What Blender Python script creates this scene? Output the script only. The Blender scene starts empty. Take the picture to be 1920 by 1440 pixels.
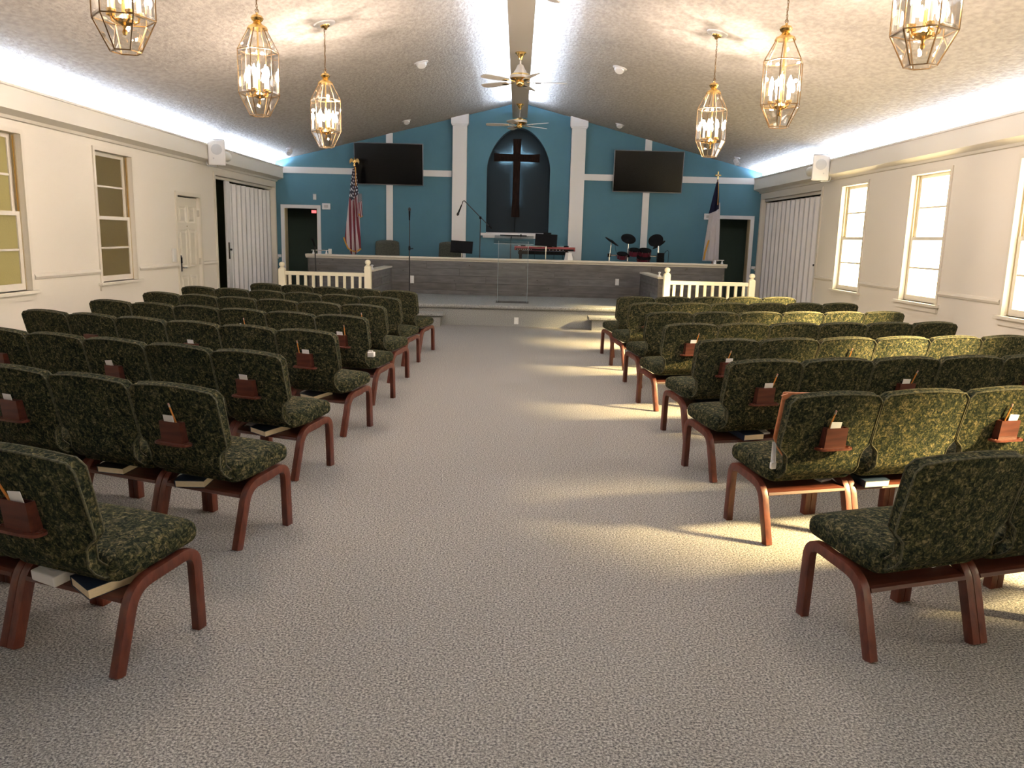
import bpy, bmesh, math, random
from mathutils import Vector, Matrix
random.seed(7)
PI = math.pi
sc = bpy.context.scene
C = sc.collection

# ------------------------------------------------------------------ camera
cam_d = bpy.data.cameras.new('camera'); cam = bpy.data.objects.new('camera', cam_d); C.objects.link(cam)
cam_d.sensor_width = 36.0; cam_d.lens = 1490 / 1920 * 36.0; cam_d.clip_start = .05; cam_d.clip_end = 200
cam.matrix_world = Matrix(((0.99965882, -0.02591002, 0.00330367, .033),
                           (0.00792157, 0.18021577, -0.9835952, 0),
                           (0.0248896, 0.98328579, 0.18035953, 1.5), (0, 0, 0, 1)))
sc.camera = cam

# ------------------------------------------------------------------ world, sun, exposure
w = bpy.data.worlds.new('world'); sc.world = w; w.use_nodes = True
bg = w.node_tree.nodes['Background']; bg.inputs[0].default_value = (.85, .93, 1.0, 1); bg.inputs[1].default_value = 1.6
sd = bpy.data.lights.new('sun_offscreen', 'SUN'); sun = bpy.data.objects.new('sun_offscreen', sd); C.objects.link(sun)
sd.energy = 300; sd.angle = math.radians(13); sd.color = (1, .84, .54)
sun.rotation_euler = Vector((-1, .30, -.59)).to_track_quat('-Z', 'Y').to_euler()
sun.location = (20, -6, 14)
vs = sc.view_settings
vs.view_transform = 'Standard'; vs.look = 'None'; vs.gamma = 1; vs.use_curve_mapping = False
vs.exposure = 0.45
COVE_STRENGTH = 200
RIDGE_STRENGTH = 280
LANTERN_W = 112
PANE_EMIT = 6.0

# ------------------------------------------------------------------ helpers
def tag(o, label=None, cat=None, group=None, kind=None):
    if label: o['label'] = label
    if cat: o['category'] = cat
    if group: o['group'] = group
    if kind: o['kind'] = kind
    return o

def empty(name, loc=(0, 0, 0), rz=0, label=None, cat=None, group=None, kind=None, parent=None):
    o = bpy.data.objects.new(name, None); C.objects.link(o)
    o.location = loc; o.rotation_euler = (0, 0, rz); o.empty_display_size = .1
    if parent: o.parent = parent
    return tag(o, label, cat, group, kind)

def link(name, mesh, parent=None, loc=(0, 0, 0), rot=(0, 0, 0)):
    o = bpy.data.objects.new(name, mesh); C.objects.link(o)
    if parent: o.parent = parent
    o.location = loc; o.rotation_euler = rot
    return o

class MB:
    def __init__(s): s.v = []; s.f = []; s.uv = None
    def add(s, vs, fs):
        n = len(s.v); s.v += [tuple(v) for v in vs]; s.f += [tuple(i + n for i in f) for f in fs]; return s
    def box(s, x0, x1, y0, y1, z0, z1, M=None):
        vs = [Vector((x, y, z)) for x in (x0, x1) for y in (y0, y1) for z in (z0, z1)]
        if M: vs = [M @ v for v in vs]
        return s.add(vs, [(0, 1, 3, 2), (4, 6, 7, 5), (0, 4, 5, 1), (2, 3, 7, 6), (0, 2, 6, 4), (1, 5, 7, 3)])
    def cyl(s, a, b, r0, r1=None, n=10, cap=True):
        a, b = Vector(a), Vector(b); r1 = r0 if r1 is None else r1
        d = (b - a).normalized(); u = d.orthogonal().normalized(); t = d.cross(u)
        vs = [p + (u * math.cos(2 * PI * i / n) + t * math.sin(2 * PI * i / n)) * r for p, r in ((a, r0), (b, r1)) for i in range(n)]
        fs = [(i, (i + 1) % n, n + (i + 1) % n, n + i) for i in range(n)]
        if cap: fs += [tuple(range(n - 1, -1, -1)), tuple(range(n, 2 * n))]
        return s.add(vs, fs)
    def tube(s, pts, r, n=6, closed=False):
        pts = [Vector(p) for p in pts]; m = len(pts); vs = []; prev = None
        for i, p in enumerate(pts):
            a = pts[(i - 1) % m] if (closed or i > 0) else p; b = pts[(i + 1) % m] if (closed or i < m - 1) else p
            d = (b - a); d = d.normalized() if d.length > 1e-9 else Vector((0, 0, 1))
            if prev is None: u = d.orthogonal().normalized()
            else:
                u = prev - d * prev.dot(d); u = u.normalized() if u.length > 1e-6 else d.orthogonal().normalized()
            prev = u; t = d.cross(u); rr = r[i] if isinstance(r, (list, tuple)) else r
            vs += [p + (u * math.cos(2 * PI * k / n) + t * math.sin(2 * PI * k / n)) * rr for k in range(n)]
        fs = []
        for i in range(m if closed else m - 1):
            j = (i + 1) % m
            fs += [(i * n + k, i * n + (k + 1) % n, j * n + (k + 1) % n, j * n + k) for k in range(n)]
        if not closed: fs += [tuple(range(n - 1, -1, -1)), tuple(range((m - 1) * n, m * n))]
        return s.add(vs, fs)
    def lathe(s, prof, n=16, c=(0, 0, 0), M=None):
        c = Vector(c); vs = []
        for r, z in prof:
            for k in range(n):
                p = Vector((r * math.cos(2 * PI * k / n), r * math.sin(2 * PI * k / n), z))
                vs.append((M @ p if M else p) + c)
        fs = []
        for i in range(len(prof) - 1):
            fs += [(i * n + k, i * n + (k + 1) % n, (i + 1) * n + (k + 1) % n, (i + 1) * n + k) for k in range(n)]
        if prof[0][0] > 1e-6: fs.append(tuple(range(n - 1, -1, -1)))
        if prof[-1][0] > 1e-6: fs.append(tuple(range((len(prof) - 1) * n, len(prof) * n)))
        return s.add(vs, fs)
    def prism(s, poly, a, b, axis):
        # poly: 2-D points; extruded along axis from a to b
        def P(p, t): return {'x': (t, p[0], p[1]), 'y': (p[0], t, p[1]), 'z': (p[0], p[1], t)}[axis]
        n = len(poly); vs = [P(p, a) for p in poly] + [P(p, b) for p in poly]
        return s.add(vs, [(i, (i + 1) % n, n + (i + 1) % n, n + i) for i in range(n)] + [tuple(range(n - 1, -1, -1)), tuple(range(n, 2 * n))])
    def mesh(s, name, mat, smooth=None, bevel=0):
        bm = bmesh.new(); V = [bm.verts.new(v) for v in s.v]
        for f in s.f:
            try: bm.faces.new([V[i] for i in f])
            except ValueError: pass
        bmesh.ops.remove_doubles(bm, verts=bm.verts, dist=1e-5)
        bmesh.ops.recalc_face_normals(bm, faces=bm.faces)
        if bevel:
            es = [e for e in bm.edges if len(e.link_faces) == 2 and e.calc_face_angle(0) > .6]
            bmesh.ops.bevel(bm, geom=es, offset=bevel, segments=2, affect='EDGES', profile=.6, clamp_overlap=True)
        me = bpy.data.meshes.new(name); bm.to_mesh(me); bm.free()
        if mat: me.materials.append(mat)
        if smooth is not None: me.shade_smooth(); me.set_sharp_from_angle(angle=math.radians(smooth))
        return me
    def build(s, name, mat, parent=None, loc=(0, 0, 0), rot=(0, 0, 0), smooth=None, bevel=0):
        return link(name, s.mesh(name, mat, smooth, bevel), parent, loc, rot)

def rbox_mesh(name, hx, hy, hz, r, n, mat, shape=None):
    """rounded box; shape(p)->p deforms it"""
    bm = bmesh.new(); bmesh.ops.create_cube(bm, size=2)
    bmesh.ops.subdivide_edges(bm, edges=bm.edges, cuts=n, use_grid_fill=True)
    h = Vector((hx, hy, hz))
    for v in bm.verts:
        p = Vector([math.copysign(abs(math.sin(c * PI / 2)) ** .8, c) * hh for c, hh in zip(v.co, h)])
        q = Vector([max(-(hh - r), min(hh - r, c)) for c, hh in zip(p, h)])
        d = p - q
        if d.length > 1e-9: p = q + d.normalized() * r
        v.co = shape(p) if shape else p
    bmesh.ops.recalc_face_normals(bm, faces=bm.faces)
    me = bpy.data.meshes.new(name); bm.to_mesh(me); bm.free()
    me.materials.append(mat); me.shade_smooth()
    return me

def wall_mesh(name, outline, holes, place, thick, mat):
    """flat wall with holes: outline / holes are 2-D loops, place(p, t) puts them in 3-D, t = 0 (room face) .. thick"""
    bm = bmesh.new(); es = []
    for loop in [outline] + holes:
        vs = [bm.verts.new((p[0], p[1], 0)) for p in loop]
        es += [bm.edges.new((vs[i], vs[(i + 1) % len(vs)])) for i in range(len(vs))]
    bmesh.ops.triangle_fill(bm, use_beauty=True, use_dissolve=False, edges=es)
    r = bmesh.ops.extrude_face_region(bm, geom=bm.faces[:])
    for v in [g for g in r['geom'] if isinstance(g, bmesh.types.BMVert)]: v.co.z = thick
    for v in bm.verts: v.co = place((v.co.x, v.co.y), v.co.z)
    bmesh.ops.recalc_face_normals(bm, faces=bm.faces)
    me = bpy.data.meshes.new(name); bm.to_mesh(me); bm.free(); me.materials.append(mat)
    return me

# ------------------------------------------------------------------ materials
def nodes(name):
    m = bpy.data.materials.new(name); m.use_nodes = True; nt = m.node_tree; nt.nodes.clear()
    out = nt.nodes.new('ShaderNodeOutputMaterial'); return m, nt, out

def pbr(name, col, rough=.5, metal=0, spec=.5, col2=None, scale=6, stretch=(1, 1, 1), bump=0, bscale=40, coat=0, detail=4, lo=.35, hi=.65):
    m, nt, out = nodes(name); N = nt.nodes.new; L = nt.links.new
    b = N('ShaderNodeBsdfPrincipled'); L(b.outputs[0], out.inputs[0])
    b.inputs['Base Color'].default_value = (*col, 1); b.inputs['Roughness'].default_value = rough
    b.inputs['Metallic'].default_value = metal; b.inputs['Specular IOR Level'].default_value = spec; b.inputs['Coat Weight'].default_value = coat
    if col2 or bump:
        tc = N('ShaderNodeTexCoord'); mp = N('ShaderNodeMapping'); mp.inputs['Scale'].default_value = stretch
        L(tc.outputs['Object'], mp.inputs[0])
    if col2:
        n = N('ShaderNodeTexNoise'); n.inputs['Scale'].default_value = scale; n.inputs['Detail'].default_value = detail; L(mp.outputs[0], n.inputs[0])
        r = N('ShaderNodeValToRGB'); r.color_ramp.elements[0].position = lo; r.color_ramp.elements[1].position = hi
        r.color_ramp.elements[0].color = (*col, 1); r.color_ramp.elements[1].color = (*col2, 1)
        L(n.outputs[0], r.inputs[0]); L(r.outputs[0], b.inputs['Base Color'])
    if bump:
        n2 = N('ShaderNodeTexNoise'); n2.inputs['Scale'].default_value = bscale; n2.inputs['Detail'].default_value = 3; L(mp.outputs[0], n2.inputs[0])
        bp = N('ShaderNodeBump'); bp.inputs['Strength'].default_value = bump; bp.inputs['Distance'].default_value = .02
        L(n2.outputs[0], bp.inputs['Height']); L(bp.outputs[0], b.inputs['Normal'])
    return m

def emit(name, col, s):
    m, nt, out = nodes(name); e = nt.nodes.new('ShaderNodeEmission'); e.inputs[0].default_value = (*col, 1); e.inputs[1].default_value = s
    nt.links.new(e.outputs[0], out.inputs[0]); return m

def thin_glass(name, tint, gloss=.10, rough=.02):
    m, nt, out = nodes(name); N = nt.nodes.new; L = nt.links.new
    t = N('ShaderNodeBsdfTransparent'); t.inputs[0].default_value = (*tint, 1)
    g = N('ShaderNodeBsdfGlossy'); g.inputs['Roughness'].default_value = rough
    f = N('ShaderNodeLayerWeight'); f.inputs[0].default_value = .25
    mu = N('ShaderNodeMath'); mu.operation = 'MULTIPLY_ADD'; mu.inputs[1].default_value = .6; mu.inputs[2].default_value = gloss; mu.use_clamp = True
    x = N('ShaderNodeMixShader'); L(f.outputs['Fresnel'], mu.inputs[0]); L(mu.outputs[0], x.inputs[0]); L(t.outputs[0], x.inputs[1]); L(g.outputs[0], x.inputs[2]); L(x.outputs[0], out.inputs[0])
    return m

def fabric_mat():
    m, nt, out = nodes('floral_tapestry'); N = nt.nodes.new; L = nt.links.new
    b = N('ShaderNodeBsdfPrincipled'); L(b.outputs[0], out.inputs[0]); b.inputs['Roughness'].default_value = .95; b.inputs['Specular IOR Level'].default_value = .05
    b.inputs['Sheen Weight'].default_value = 0
    tc = N('ShaderNodeTexCoord'); oi = N('ShaderNodeObjectInfo'); ad = N('ShaderNodeVectorMath'); ad.operation = 'ADD'
    L(tc.outputs['Object'], ad.inputs[0]); L(oi.outputs['Location'], ad.inputs[1])
    n1 = N('ShaderNodeTexNoise'); n1.inputs['Scale'].default_value = 64; n1.inputs['Detail'].default_value = 5; n1.inputs['Roughness'].default_value = .65; n1.inputs['Distortion'].default_value = 1.0; L(ad.outputs[0], n1.inputs[0])
    r = N('ShaderNodeValToRGB'); cr = r.color_ramp
    cols = [(.33, (.008, .0105, .010)), (.45, (.020, .0235, .0185)), (.53, (.050, .046, .027)), (.60, (.108, .091, .048)), (.72, (.205, .168, .09))]
    cr.elements[0].position, cr.elements[0].color = cols[0][0], (*cols[0][1], 1)
    cr.elements[1].position, cr.elements[1].color = cols[-1][0], (*cols[-1][1], 1)
    for p, c in cols[1:-1]:
        e = cr.elements.new(p); e.color = (*c, 1)
    L(n1.outputs[0], r.inputs[0])
    v = N('ShaderNodeTexNoise'); v.inputs['Scale'].default_value = 30; v.inputs['Detail'].default_value = 3; v.inputs['Distortion'].default_value = .8; L(ad.outputs[0], v.inputs[0])
    r2 = N('ShaderNodeValToRGB'); r2.color_ramp.elements[0].position = .44; r2.color_ramp.elements[0].color = (.46, .54, .52, 1)
    r2.color_ramp.elements[1].position = .60; r2.color_ramp.elements[1].color = (1.0, .98, .92, 1)
    e = r2.color_ramp.elements.new(.52); e.color = (.78, .80, .66, 1)
    L(v.outputs[0], r2.inputs[0])
    mx = N('ShaderNodeMix'); mx.data_type = 'RGBA'; mx.blend_type = 'MULTIPLY'; mx.inputs[0].default_value = 1
    L(r.outputs[0], mx.inputs[6]); L(r2.outputs[0], mx.inputs[7]); L(mx.outputs[2], b.inputs['Base Color'])
    bp = N('ShaderNodeBump'); bp.inputs['Strength'].default_value = .25; bp.inputs['Distance'].default_value = .004; L(n1.outputs[0], bp.inputs['Height']); L(bp.outputs[0], b.inputs['Normal'])
    return m

def carpet_mat(name, dark, mid, light):
    m, nt, out = nodes(name); N = nt.nodes.new; L = nt.links.new
    b = N('ShaderNodeBsdfPrincipled'); L(b.outputs[0], out.inputs[0]); b.inputs['Roughness'].default_value = .95; b.inputs['Specular IOR Level'].default_value = .1
    tc = N('ShaderNodeTexCoord')
    n1 = N('ShaderNodeTexNoise'); n1.inputs['Scale'].default_value = 120; n1.inputs['Detail'].default_value = 3; n1.inputs['Roughness'].default_value = .7; L(tc.outputs['Object'], n1.inputs[0])
    r = N('ShaderNodeValToRGB'); r.color_ramp.elements[0].position = .36; r.color_ramp.elements[0].color = (*dark, 1)
    r.color_ramp.elements[1].position = .64; r.color_ramp.elements[1].color = (*light, 1); e = r.color_ramp.elements.new(.5); e.color = (*mid, 1); L(n1.outputs[0], r.inputs[0])
    L(r.outputs[0], b.inputs['Base Color'])
    bp = N('ShaderNodeBump'); bp.inputs['Strength'].default_value = .6; bp.inputs['Distance'].default_value = .006; L(n1.outputs[0], bp.inputs['Height']); L(bp.outputs[0], b.inputs['Normal'])
    return m

def wood_mat(name, c1, c2, rough=.4, stretch=(1, 1, 1), scale=12, spec=.5, coat=0):
    return pbr(name, c1, rough, 0, spec, c2, scale, stretch, .04, 60, coat)

def sunlit_pane():
    m, nt, out = nodes('sunlit_frosted_glass'); N = nt.nodes.new; L = nt.links.new
    t = N('ShaderNodeBsdfTransparent'); t.inputs[0].default_value = (1, .95, .80, 1)
    e = N('ShaderNodeEmission'); e.inputs[0].default_value = (1, .87, .60, 1); e.inputs[1].default_value = PANE_EMIT * 2
    x = N('ShaderNodeMixShader'); x.inputs[0].default_value = .5; L(t.outputs[0], x.inputs[1]); L(e.outputs[0], x.inputs[2]); L(x.outputs[0], out.inputs[0]); return m

def frosted(name, col, bumpy=.5):
    m, nt, out = nodes(name); N = nt.nodes.new; L = nt.links.new
    tr = N('ShaderNodeBsdfTranslucent'); tr.inputs[0].default_value = (*col, 1)
    d = N('ShaderNodeBsdfPrincipled'); d.inputs['Base Color'].default_value = (*[c * .45 for c in col], 1); d.inputs['Roughness'].default_value = .25
    tc = N('ShaderNodeTexCoord'); n = N('ShaderNodeTexNoise'); n.inputs['Scale'].default_value = 55; n.inputs['Detail'].default_value = 3; L(tc.outputs['Object'], n.inputs[0])
    bp = N('ShaderNodeBump'); bp.inputs['Strength'].default_value = bumpy; bp.inputs['Distance'].default_value = .01; L(n.outputs[0], bp.inputs['Height'])
    L(bp.outputs[0], d.inputs['Normal']); L(bp.outputs[0], tr.inputs['Normal'])
    x = N('ShaderNodeMixShader'); x.inputs[0].default_value = .35; L(tr.outputs[0], x.inputs[1]); L(d.outputs[0], x.inputs[2]); L(x.outputs[0], out.inputs[0]); return m

M = {}
M['wall'] = pbr('cream_wall_paint', (.655, .62, .55), .75, spec=.25, bump=.05, bscale=90)
M['teal'] = pbr('teal_wall_paint', (.066, .155, .20), .7, spec=.2, bump=.05, bscale=90, col2=(.073, .167, .213), scale=1.5)
M['white'] = pbr('white_trim_paint', (.70, .71, .74), .45, spec=.35)
M['cream'] = pbr('cream_trim_paint', (.62, .585, .51), .45, spec=.35)
M['rail'] = pbr('ivory_rail_paint', (.82, .77, .60), .4, spec=.4)
M['doorw'] = pbr('door_paint', (.60, .565, .48), .5, spec=.3)
M['vinyl'] = pbr('white_vinyl', (.66, .66, .67), .5, spec=.35)
M['ceil'] = pbr('textured_ceiling', (.345, .315, .28), .9, spec=.15, col2=(.445, .41, .365), scale=22, stretch=(1, .55, 1), bump=.55, bscale=26, detail=5)
M['beam'] = pbr('ridge_beam_paint', (.42, .39, .345), .6, spec=.3)
M['carpet'] = carpet_mat('speckled_carpet', (.050, .050, .055), (.205, .195, .183), (.42, .40, .372))
M['carpet2'] = carpet_mat('stage_carpet', (.09, .094, .095), (.22, .222, .215), (.38, .38, .36))
M['fabric'] = fabric_mat()
M['piping'] = pbr('olive_piping', (.030, .031, .022), .85, spec=.1, col2=(.092, .084, .05), scale=80)
M['maho'] = wood_mat('mahogany_wood', (.060, .0125, .007), (.110, .026, .0135), .40, (3, 3, 1), 14, .4, .1)
M['maho2'] = wood_mat('mahogany_board', (.050, .012, .0075), (.088, .023, .013), .45, (1, 8, 8), 6, .35)
M['grey_wood'] = wood_mat('weathered_grey_boards', (.088, .083, .080), (.128, .121, .116), .8, (1.2, 7, 7), 3.0, .2)
M['grey_wood2'] = wood_mat('weathered_grey_boards_cool', (.094, .091, .089), (.136, .131, .127), .8, (1.2, 7, 7), 3.4, .2)
M['grey_wood3'] = wood_mat('weathered_grey_boards_warm', (.080, .074, .069), (.117, .108, .101), .8, (1.2, 7, 7), 2.6, .2)
M['knot'] = pbr('wood_knot', (.045, .036, .03), .8)
M['brass'] = pbr('polished_brass', (.78, .52, .20), .18, 1)
M['darkbrass'] = pbr('antique_brass', (.20, .125, .06), .35, 1)
M['chrome'] = pbr('chrome', (.8, .8, .8), .15, 1)
M['black'] = pbr('black_plastic', (.006, .006, .007), .65, spec=.06)
M['blackmetal'] = pbr('black_metal', (.015, .015, .016), .35, .3)
M['screen'] = pbr('tv_screen', (.002, .002, .0025), .16, spec=.12)
M['bezel'] = pbr('tv_bezel', (.10, .10, .11), .3, .6)
M['spk'] = pbr('speaker_white', (.62, .61, .60), .5)
M['grille'] = pbr('speaker_grille', (.45, .45, .46), .7, bump=.3, bscale=300)
M['fanblade'] = pbr('fan_blade', (.50, .47, .43), .5)
M['fanblade2'] = pbr('fan_blade_wood', (.56, .50, .42), .45)
M['crosswood'] = wood_mat('dark_walnut', (.006, .0028, .002), (.014, .006, .0035), .75, (6, 6, 1), 8, .08)
M['niche'] = pbr('slate_niche_paint', (.011, .0165, .021), .75, spec=.2)
M['nicheledge'] = pbr('grey_ledge', (.42, .42, .46), .5)
M['glass'] = thin_glass('lantern_glass', (.97, .96, .94), .09)
M['acrylic'] = thin_glass('clear_acrylic', (.975, .985, .99), .02)
M['acrylicedge'] = pbr('acrylic_edge', (.33, .40, .42), .2, spec=.6)
M['bulb'] = emit('bulb_glow', (1, .86, .68), 120)
M['candle'] = pbr('white_candle_sleeve', (.85, .82, .76), .5)
M['led'] = emit('led_cove_strip', (.62, .76, 1.0), COVE_STRENGTH)
M['led2'] = emit('led_ridge_strip', (.62, .76, 1.0), RIDGE_STRENGTH)
M['ledcross'] = emit('led_cross_strip', (.55, .86, 1.0), 95)
M['exit'] = emit('exit_sign_glow', (1, .10, .10), 2.2)
M['pane'] = sunlit_pane()
M['paneL1'] = frosted('amber_textured_glass', (.72, .62, .34))
M['paper'] = pbr('white_card', (.80, .80, .84), .6)
M['cream_paper'] = pbr('book_pages', (.74, .62, .44), .8, col2=(.66, .54, .37), scale=60, stretch=(1, 1, 12))
M['navy'] = pbr('navy_cover', (.012, .022, .045), .45)
M['bookred'] = pbr('dark_cover', (.02, .018, .022), .45)
M['pencil'] = pbr('pencil_paint', (.55, .20, .03), .4)
M['pencil2'] = pbr('pencil_ferrule', (.45, .36, .28), .3, .7)
M['leather'] = pbr('tan_leather', (.34, .105, .035), .5, col2=(.42, .15, .06), scale=40)
M['darkfab'] = pbr('dark_olive_upholstery', (.030, .033, .026), .9, col2=(.06, .062, .045), scale=40)
M['red'] = pbr('red_lacquer', (.20, .012, .02), .25, coat=.4)
M['redspark'] = pbr('red_drum_shell', (.10, .012, .022), .3, .3)
M['keys'] = pbr('white_keys', (.7, .7, .68), .4)
M['olive'] = pbr('olive_room_paint', (.085, .105, .035), .8)
M['greenroom'] = pbr('dark_green_room_paint', (.085, .14, .12), .7)
M['tan'] = pbr('tan_jamb', (.42, .35, .22), .6)
M['gold'] = pbr('gold_fringe', (.55, .27, .03), .7)
M['flagwhite'] = pbr('white_flag_cloth', (.46, .44, .47), .8)
M['flagnavy'] = pbr('navy_flag_cloth', (.007, .008, .022), .85, spec=.1)
M['outer'] = pbr('brown_daylight_blocker', (.05, .033, .02), .9)  # for the added box that darkens a side window from outside
M['pvc'] = pbr('off_white_pipe', (.68, .66, .58), .4)
M['switch'] = pbr('switch_plate', (.62, .62, .60), .4)

# ------------------------------------------------------------------ room shell
XW, YF, YB, ZR, SL = 5.2, 17.5, -4.0, 4.312, .2535
def cz(x): return ZR - SL * abs(x)
def struct(o): o['kind'] = 'structure'; return o

struct(MB().box(-9.2, 9.2, YB - .3, 21, -.12, 0).build('floor', M['carpet']))
cm = MB()
for s in (-1, 1):
    xo = 5.7 * s
    cm.prism([(0, ZR), (xo, cz(5.7)), (xo, cz(5.7) + .15), (0, ZR + .15)], YB - .2, YF + .2, 'y')
struct(cm.build('ceiling', M['ceil']))

WZ0, WZ1, WHW = .82, 2.44, .47
winR = [12.62, 10.33, 8.02, 5.71, 2.85, -.40, -3.1]
winL = [10.52, 8.10, 5.70, 3.40, 1.09]
def rect(a0, a1, b0, b1): return [(a0, b0), (a1, b0), (a1, b1), (a0, b1)]
top = cz(XW) + .06
outL = [(YB, 0), (12.39, 0), (12.39, 2.02), (13.25, 2.02), (13.25, 0), (13.98, 0), (13.98, 2.44), (17.36, 2.44), (17.36, 0), (YF + .2, 0), (YF + .2, top), (YB, top)]
outR = [(YB, 0), (13.98, 0), (13.98, 2.44), (17.36, 2.44), (17.36, 0), (YF + .2, 0), (YF + .2, top), (YB, top)]
struct(link('wall_left', wall_mesh('wall_left', outL, [rect(y - WHW, y + WHW, WZ0, WZ1) for y in winL], lambda p, t: (-XW - t, p[0], p[1]), .2, M['wall'])))
struct(link('wall_right', wall_mesh('wall_right', outR, [rect(y - WHW, y + WHW, WZ0, WZ1) for y in winR], lambda p, t: (XW + t, p[0], p[1]), .2, M['wall'])))
struct(MB().prism([(-5.4, 0), (5.4, 0), (5.4, cz(5.4) + .05), (0, ZR + .05), (-5.4, cz(5.4) + .05)], YB - .2, YB, 'y').build('wall_back', M['wall']))

# front wall with two doorways and the pointed niche
AH, ASP, AB = .675, 2.95, 1.60
arch = [(-AH, AB), (AH, AB)]
for i in range(25):
    t = i / 24
    x = AH * math.cos(t * PI); e = abs(math.cos(t * PI))
    arch.append((x, ASP + (3.80 - ASP) * (1 - e ** 1.9) ** .62))
fo = [(-5.4, 0), (-5.03, 0), (-5.03, 2.02), (-4.32, 2.02), (-4.32, 0), (4.34, 0), (4.34, 2.02), (5.02, 2.02), (5.02, 0), (5.4, 0), (5.4, cz(5.4) + .05), (0, ZR + .05), (-5.4, cz(5.4) + .05)]
struct(link('wall_front', wall_mesh('wall_front', fo, [arch], lambda p, t: (p[0], YF + t, p[1]), .2, M['teal'])))
nb = struct(empty('wall_niche', (0, YF + .2, 0)))
MB().box(-.9, .9, .06, .10, 1.45, 4.0).build('niche_back', M['niche'], nb)
MB().box(-.72, .72, -.17, .06, 1.50, 1.62).build('niche_ledge', M['nicheledge'], nb)
lin = MB()
for (xa, za), (xb, zb) in zip(arch[1:], arch[2:] + arch[:1]):
    d = Vector((xb - xa, zb - za)).normalized(); n = Vector((d.y, -d.x)) * .001
    lin.add([(xa * .999, -.199, za), (xb * .999, -.199, zb), (xb * .999, .06, zb), (xa * .999, .06, za)], [(0, 1, 2, 3)])
lin.build('niche_lining', M['niche'], nb)

# annex rooms seen through the openings
a1 = struct(empty('wall_annex_left', (0, 0, 0)))
MB().box(-8.9, -8.8, 11.5, 17.7, 0, 2.9).build('annex_wall', M['olive'], a1)
MB().box(-8.9, -5.4, 17.5, 17.6, 0, 2.9).build('annex_wall', M['olive'], a1)
MB().box(-8.9, -5.4, 11.4, 11.5, 0, 2.9).build('annex_wall', M['olive'], a1)
MB().box(-8.9, -5.4, 11.4, 17.7, 2.8, 2.9).build('annex_ceiling', M['wall'], a1)
MB().box(-8.8, -8.77, 11.5, 17.5, .9, .96).build('chair_rail', M['olive'], a1)
MB().box(-8.8, -8.77, 11.5, 17.5, 0, .14).build('dark_skirting', M['black'], a1)
MB().box(-8.8, -5.4, 17.47, 17.5, .9, .96).build('chair_rail', M['olive'], a1)
MB().box(-8.8, -5.4, 17.47, 17.5, 0, .14).build('dark_skirting', M['black'], a1)
a2 = struct(empty('wall_annex_right', (0, 0, 0)))
MB().box(8.8, 8.9, 11.5, 17.7, 0, 2.9).build('annex_wall', M['wall'], a2)
MB().box(5.4, 8.9, 11.4, 11.5, 0, 2.9).build('annex_wall', M['wall'], a2)
MB().box(5.4, 8.9, 17.5, 17.6, 0, 2.9).build('annex_wall', M['wall'], a2)
MB().box(5.4, 8.9, 13.7, 17.7, 2.8, 2.9).build('annex_ceiling', M['wall'], a2)
MB().box(5.4, 8.9, 13.6, 13.7, 0, 2.9).build('annex_wall', M['wall'], a2)
for side, mat in ((-1, 'greenroom'), (1, 'greenroom')):
    an = struct(empty('wall_vestibule_' + ('left' if side < 0 else 'right'), (side * 4.67, 19, 0)))
    b = MB().box(-1.1, 1.1, .55, .65, 0, 2.7); b.build('back_wall', M[mat], an)
    MB().box(-1.15, -1.05, -1.3, .6, 0, 2.7).build('side_wall', M[mat], an)
    MB().box(1.05, 1.15, -1.3, .6, 0, 2.7).build('side_wall', M[mat], an)
    MB().box(-1.15, 1.15, -1.3, .65, 2.6, 2.7).build('vestibule_ceiling', M['wall'], an)
# annex outer cover so that no daylight leaks behind the front wall
struct(MB().box(-3.5, 3.5, YF + .45, YF + .55, 0, 4.4).build('wall_rear_cover', M['wall']))

# trims -----------------------------------------------------------------
tn = [0]
def trim(mb, mat, bevel=0, smooth=None):
    tn[0] += 1
    return struct(mb.build('trim_%d' % tn[0], M[mat], bevel=bevel, smooth=smooth))
# cove with hidden LED strip
for s in (-1, 1):
    def P(d, z): return (s * (XW - d), z)
    cove = trim(MB().prism([P(0, 2.565), P(.03, 2.57), P(.05, 2.60), P(.12, 2.625), P(.165, 2.64), P(.165, 2.855), P(.18, 2.86), P(.18, 2.885), P(.145, 2.885), P(.145, 2.855), P(0, 2.855)], YB, YF, 'y'), 'cream')
    y = YB + .1
    while y < YF - .1:
        MB().box(s * XW - s * .10 - .012, s * XW - s * .10 + .012, y, min(y + 1.38, YF - .06), 2.856, 2.868).build('led_strip' if y > 6.6 else 'led_strip_offscreen', M['led'], cove)
        y += 1.4
beam = trim(MB().box(-.155, .155, YB, YF, 4.0, 4.10), 'beam')
for s in (-1, 1):
    y = YB + .1
    while y < YF - .6:
        MB().box(s * .118 - .010, s * .118 + .010, y, min(y + 1.38, YF - .75), 4.101, 4.11).build('led_strip' if y > 6.6 else 'led_strip_offscreen', M['led2'], beam)
        y += 1.4
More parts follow.
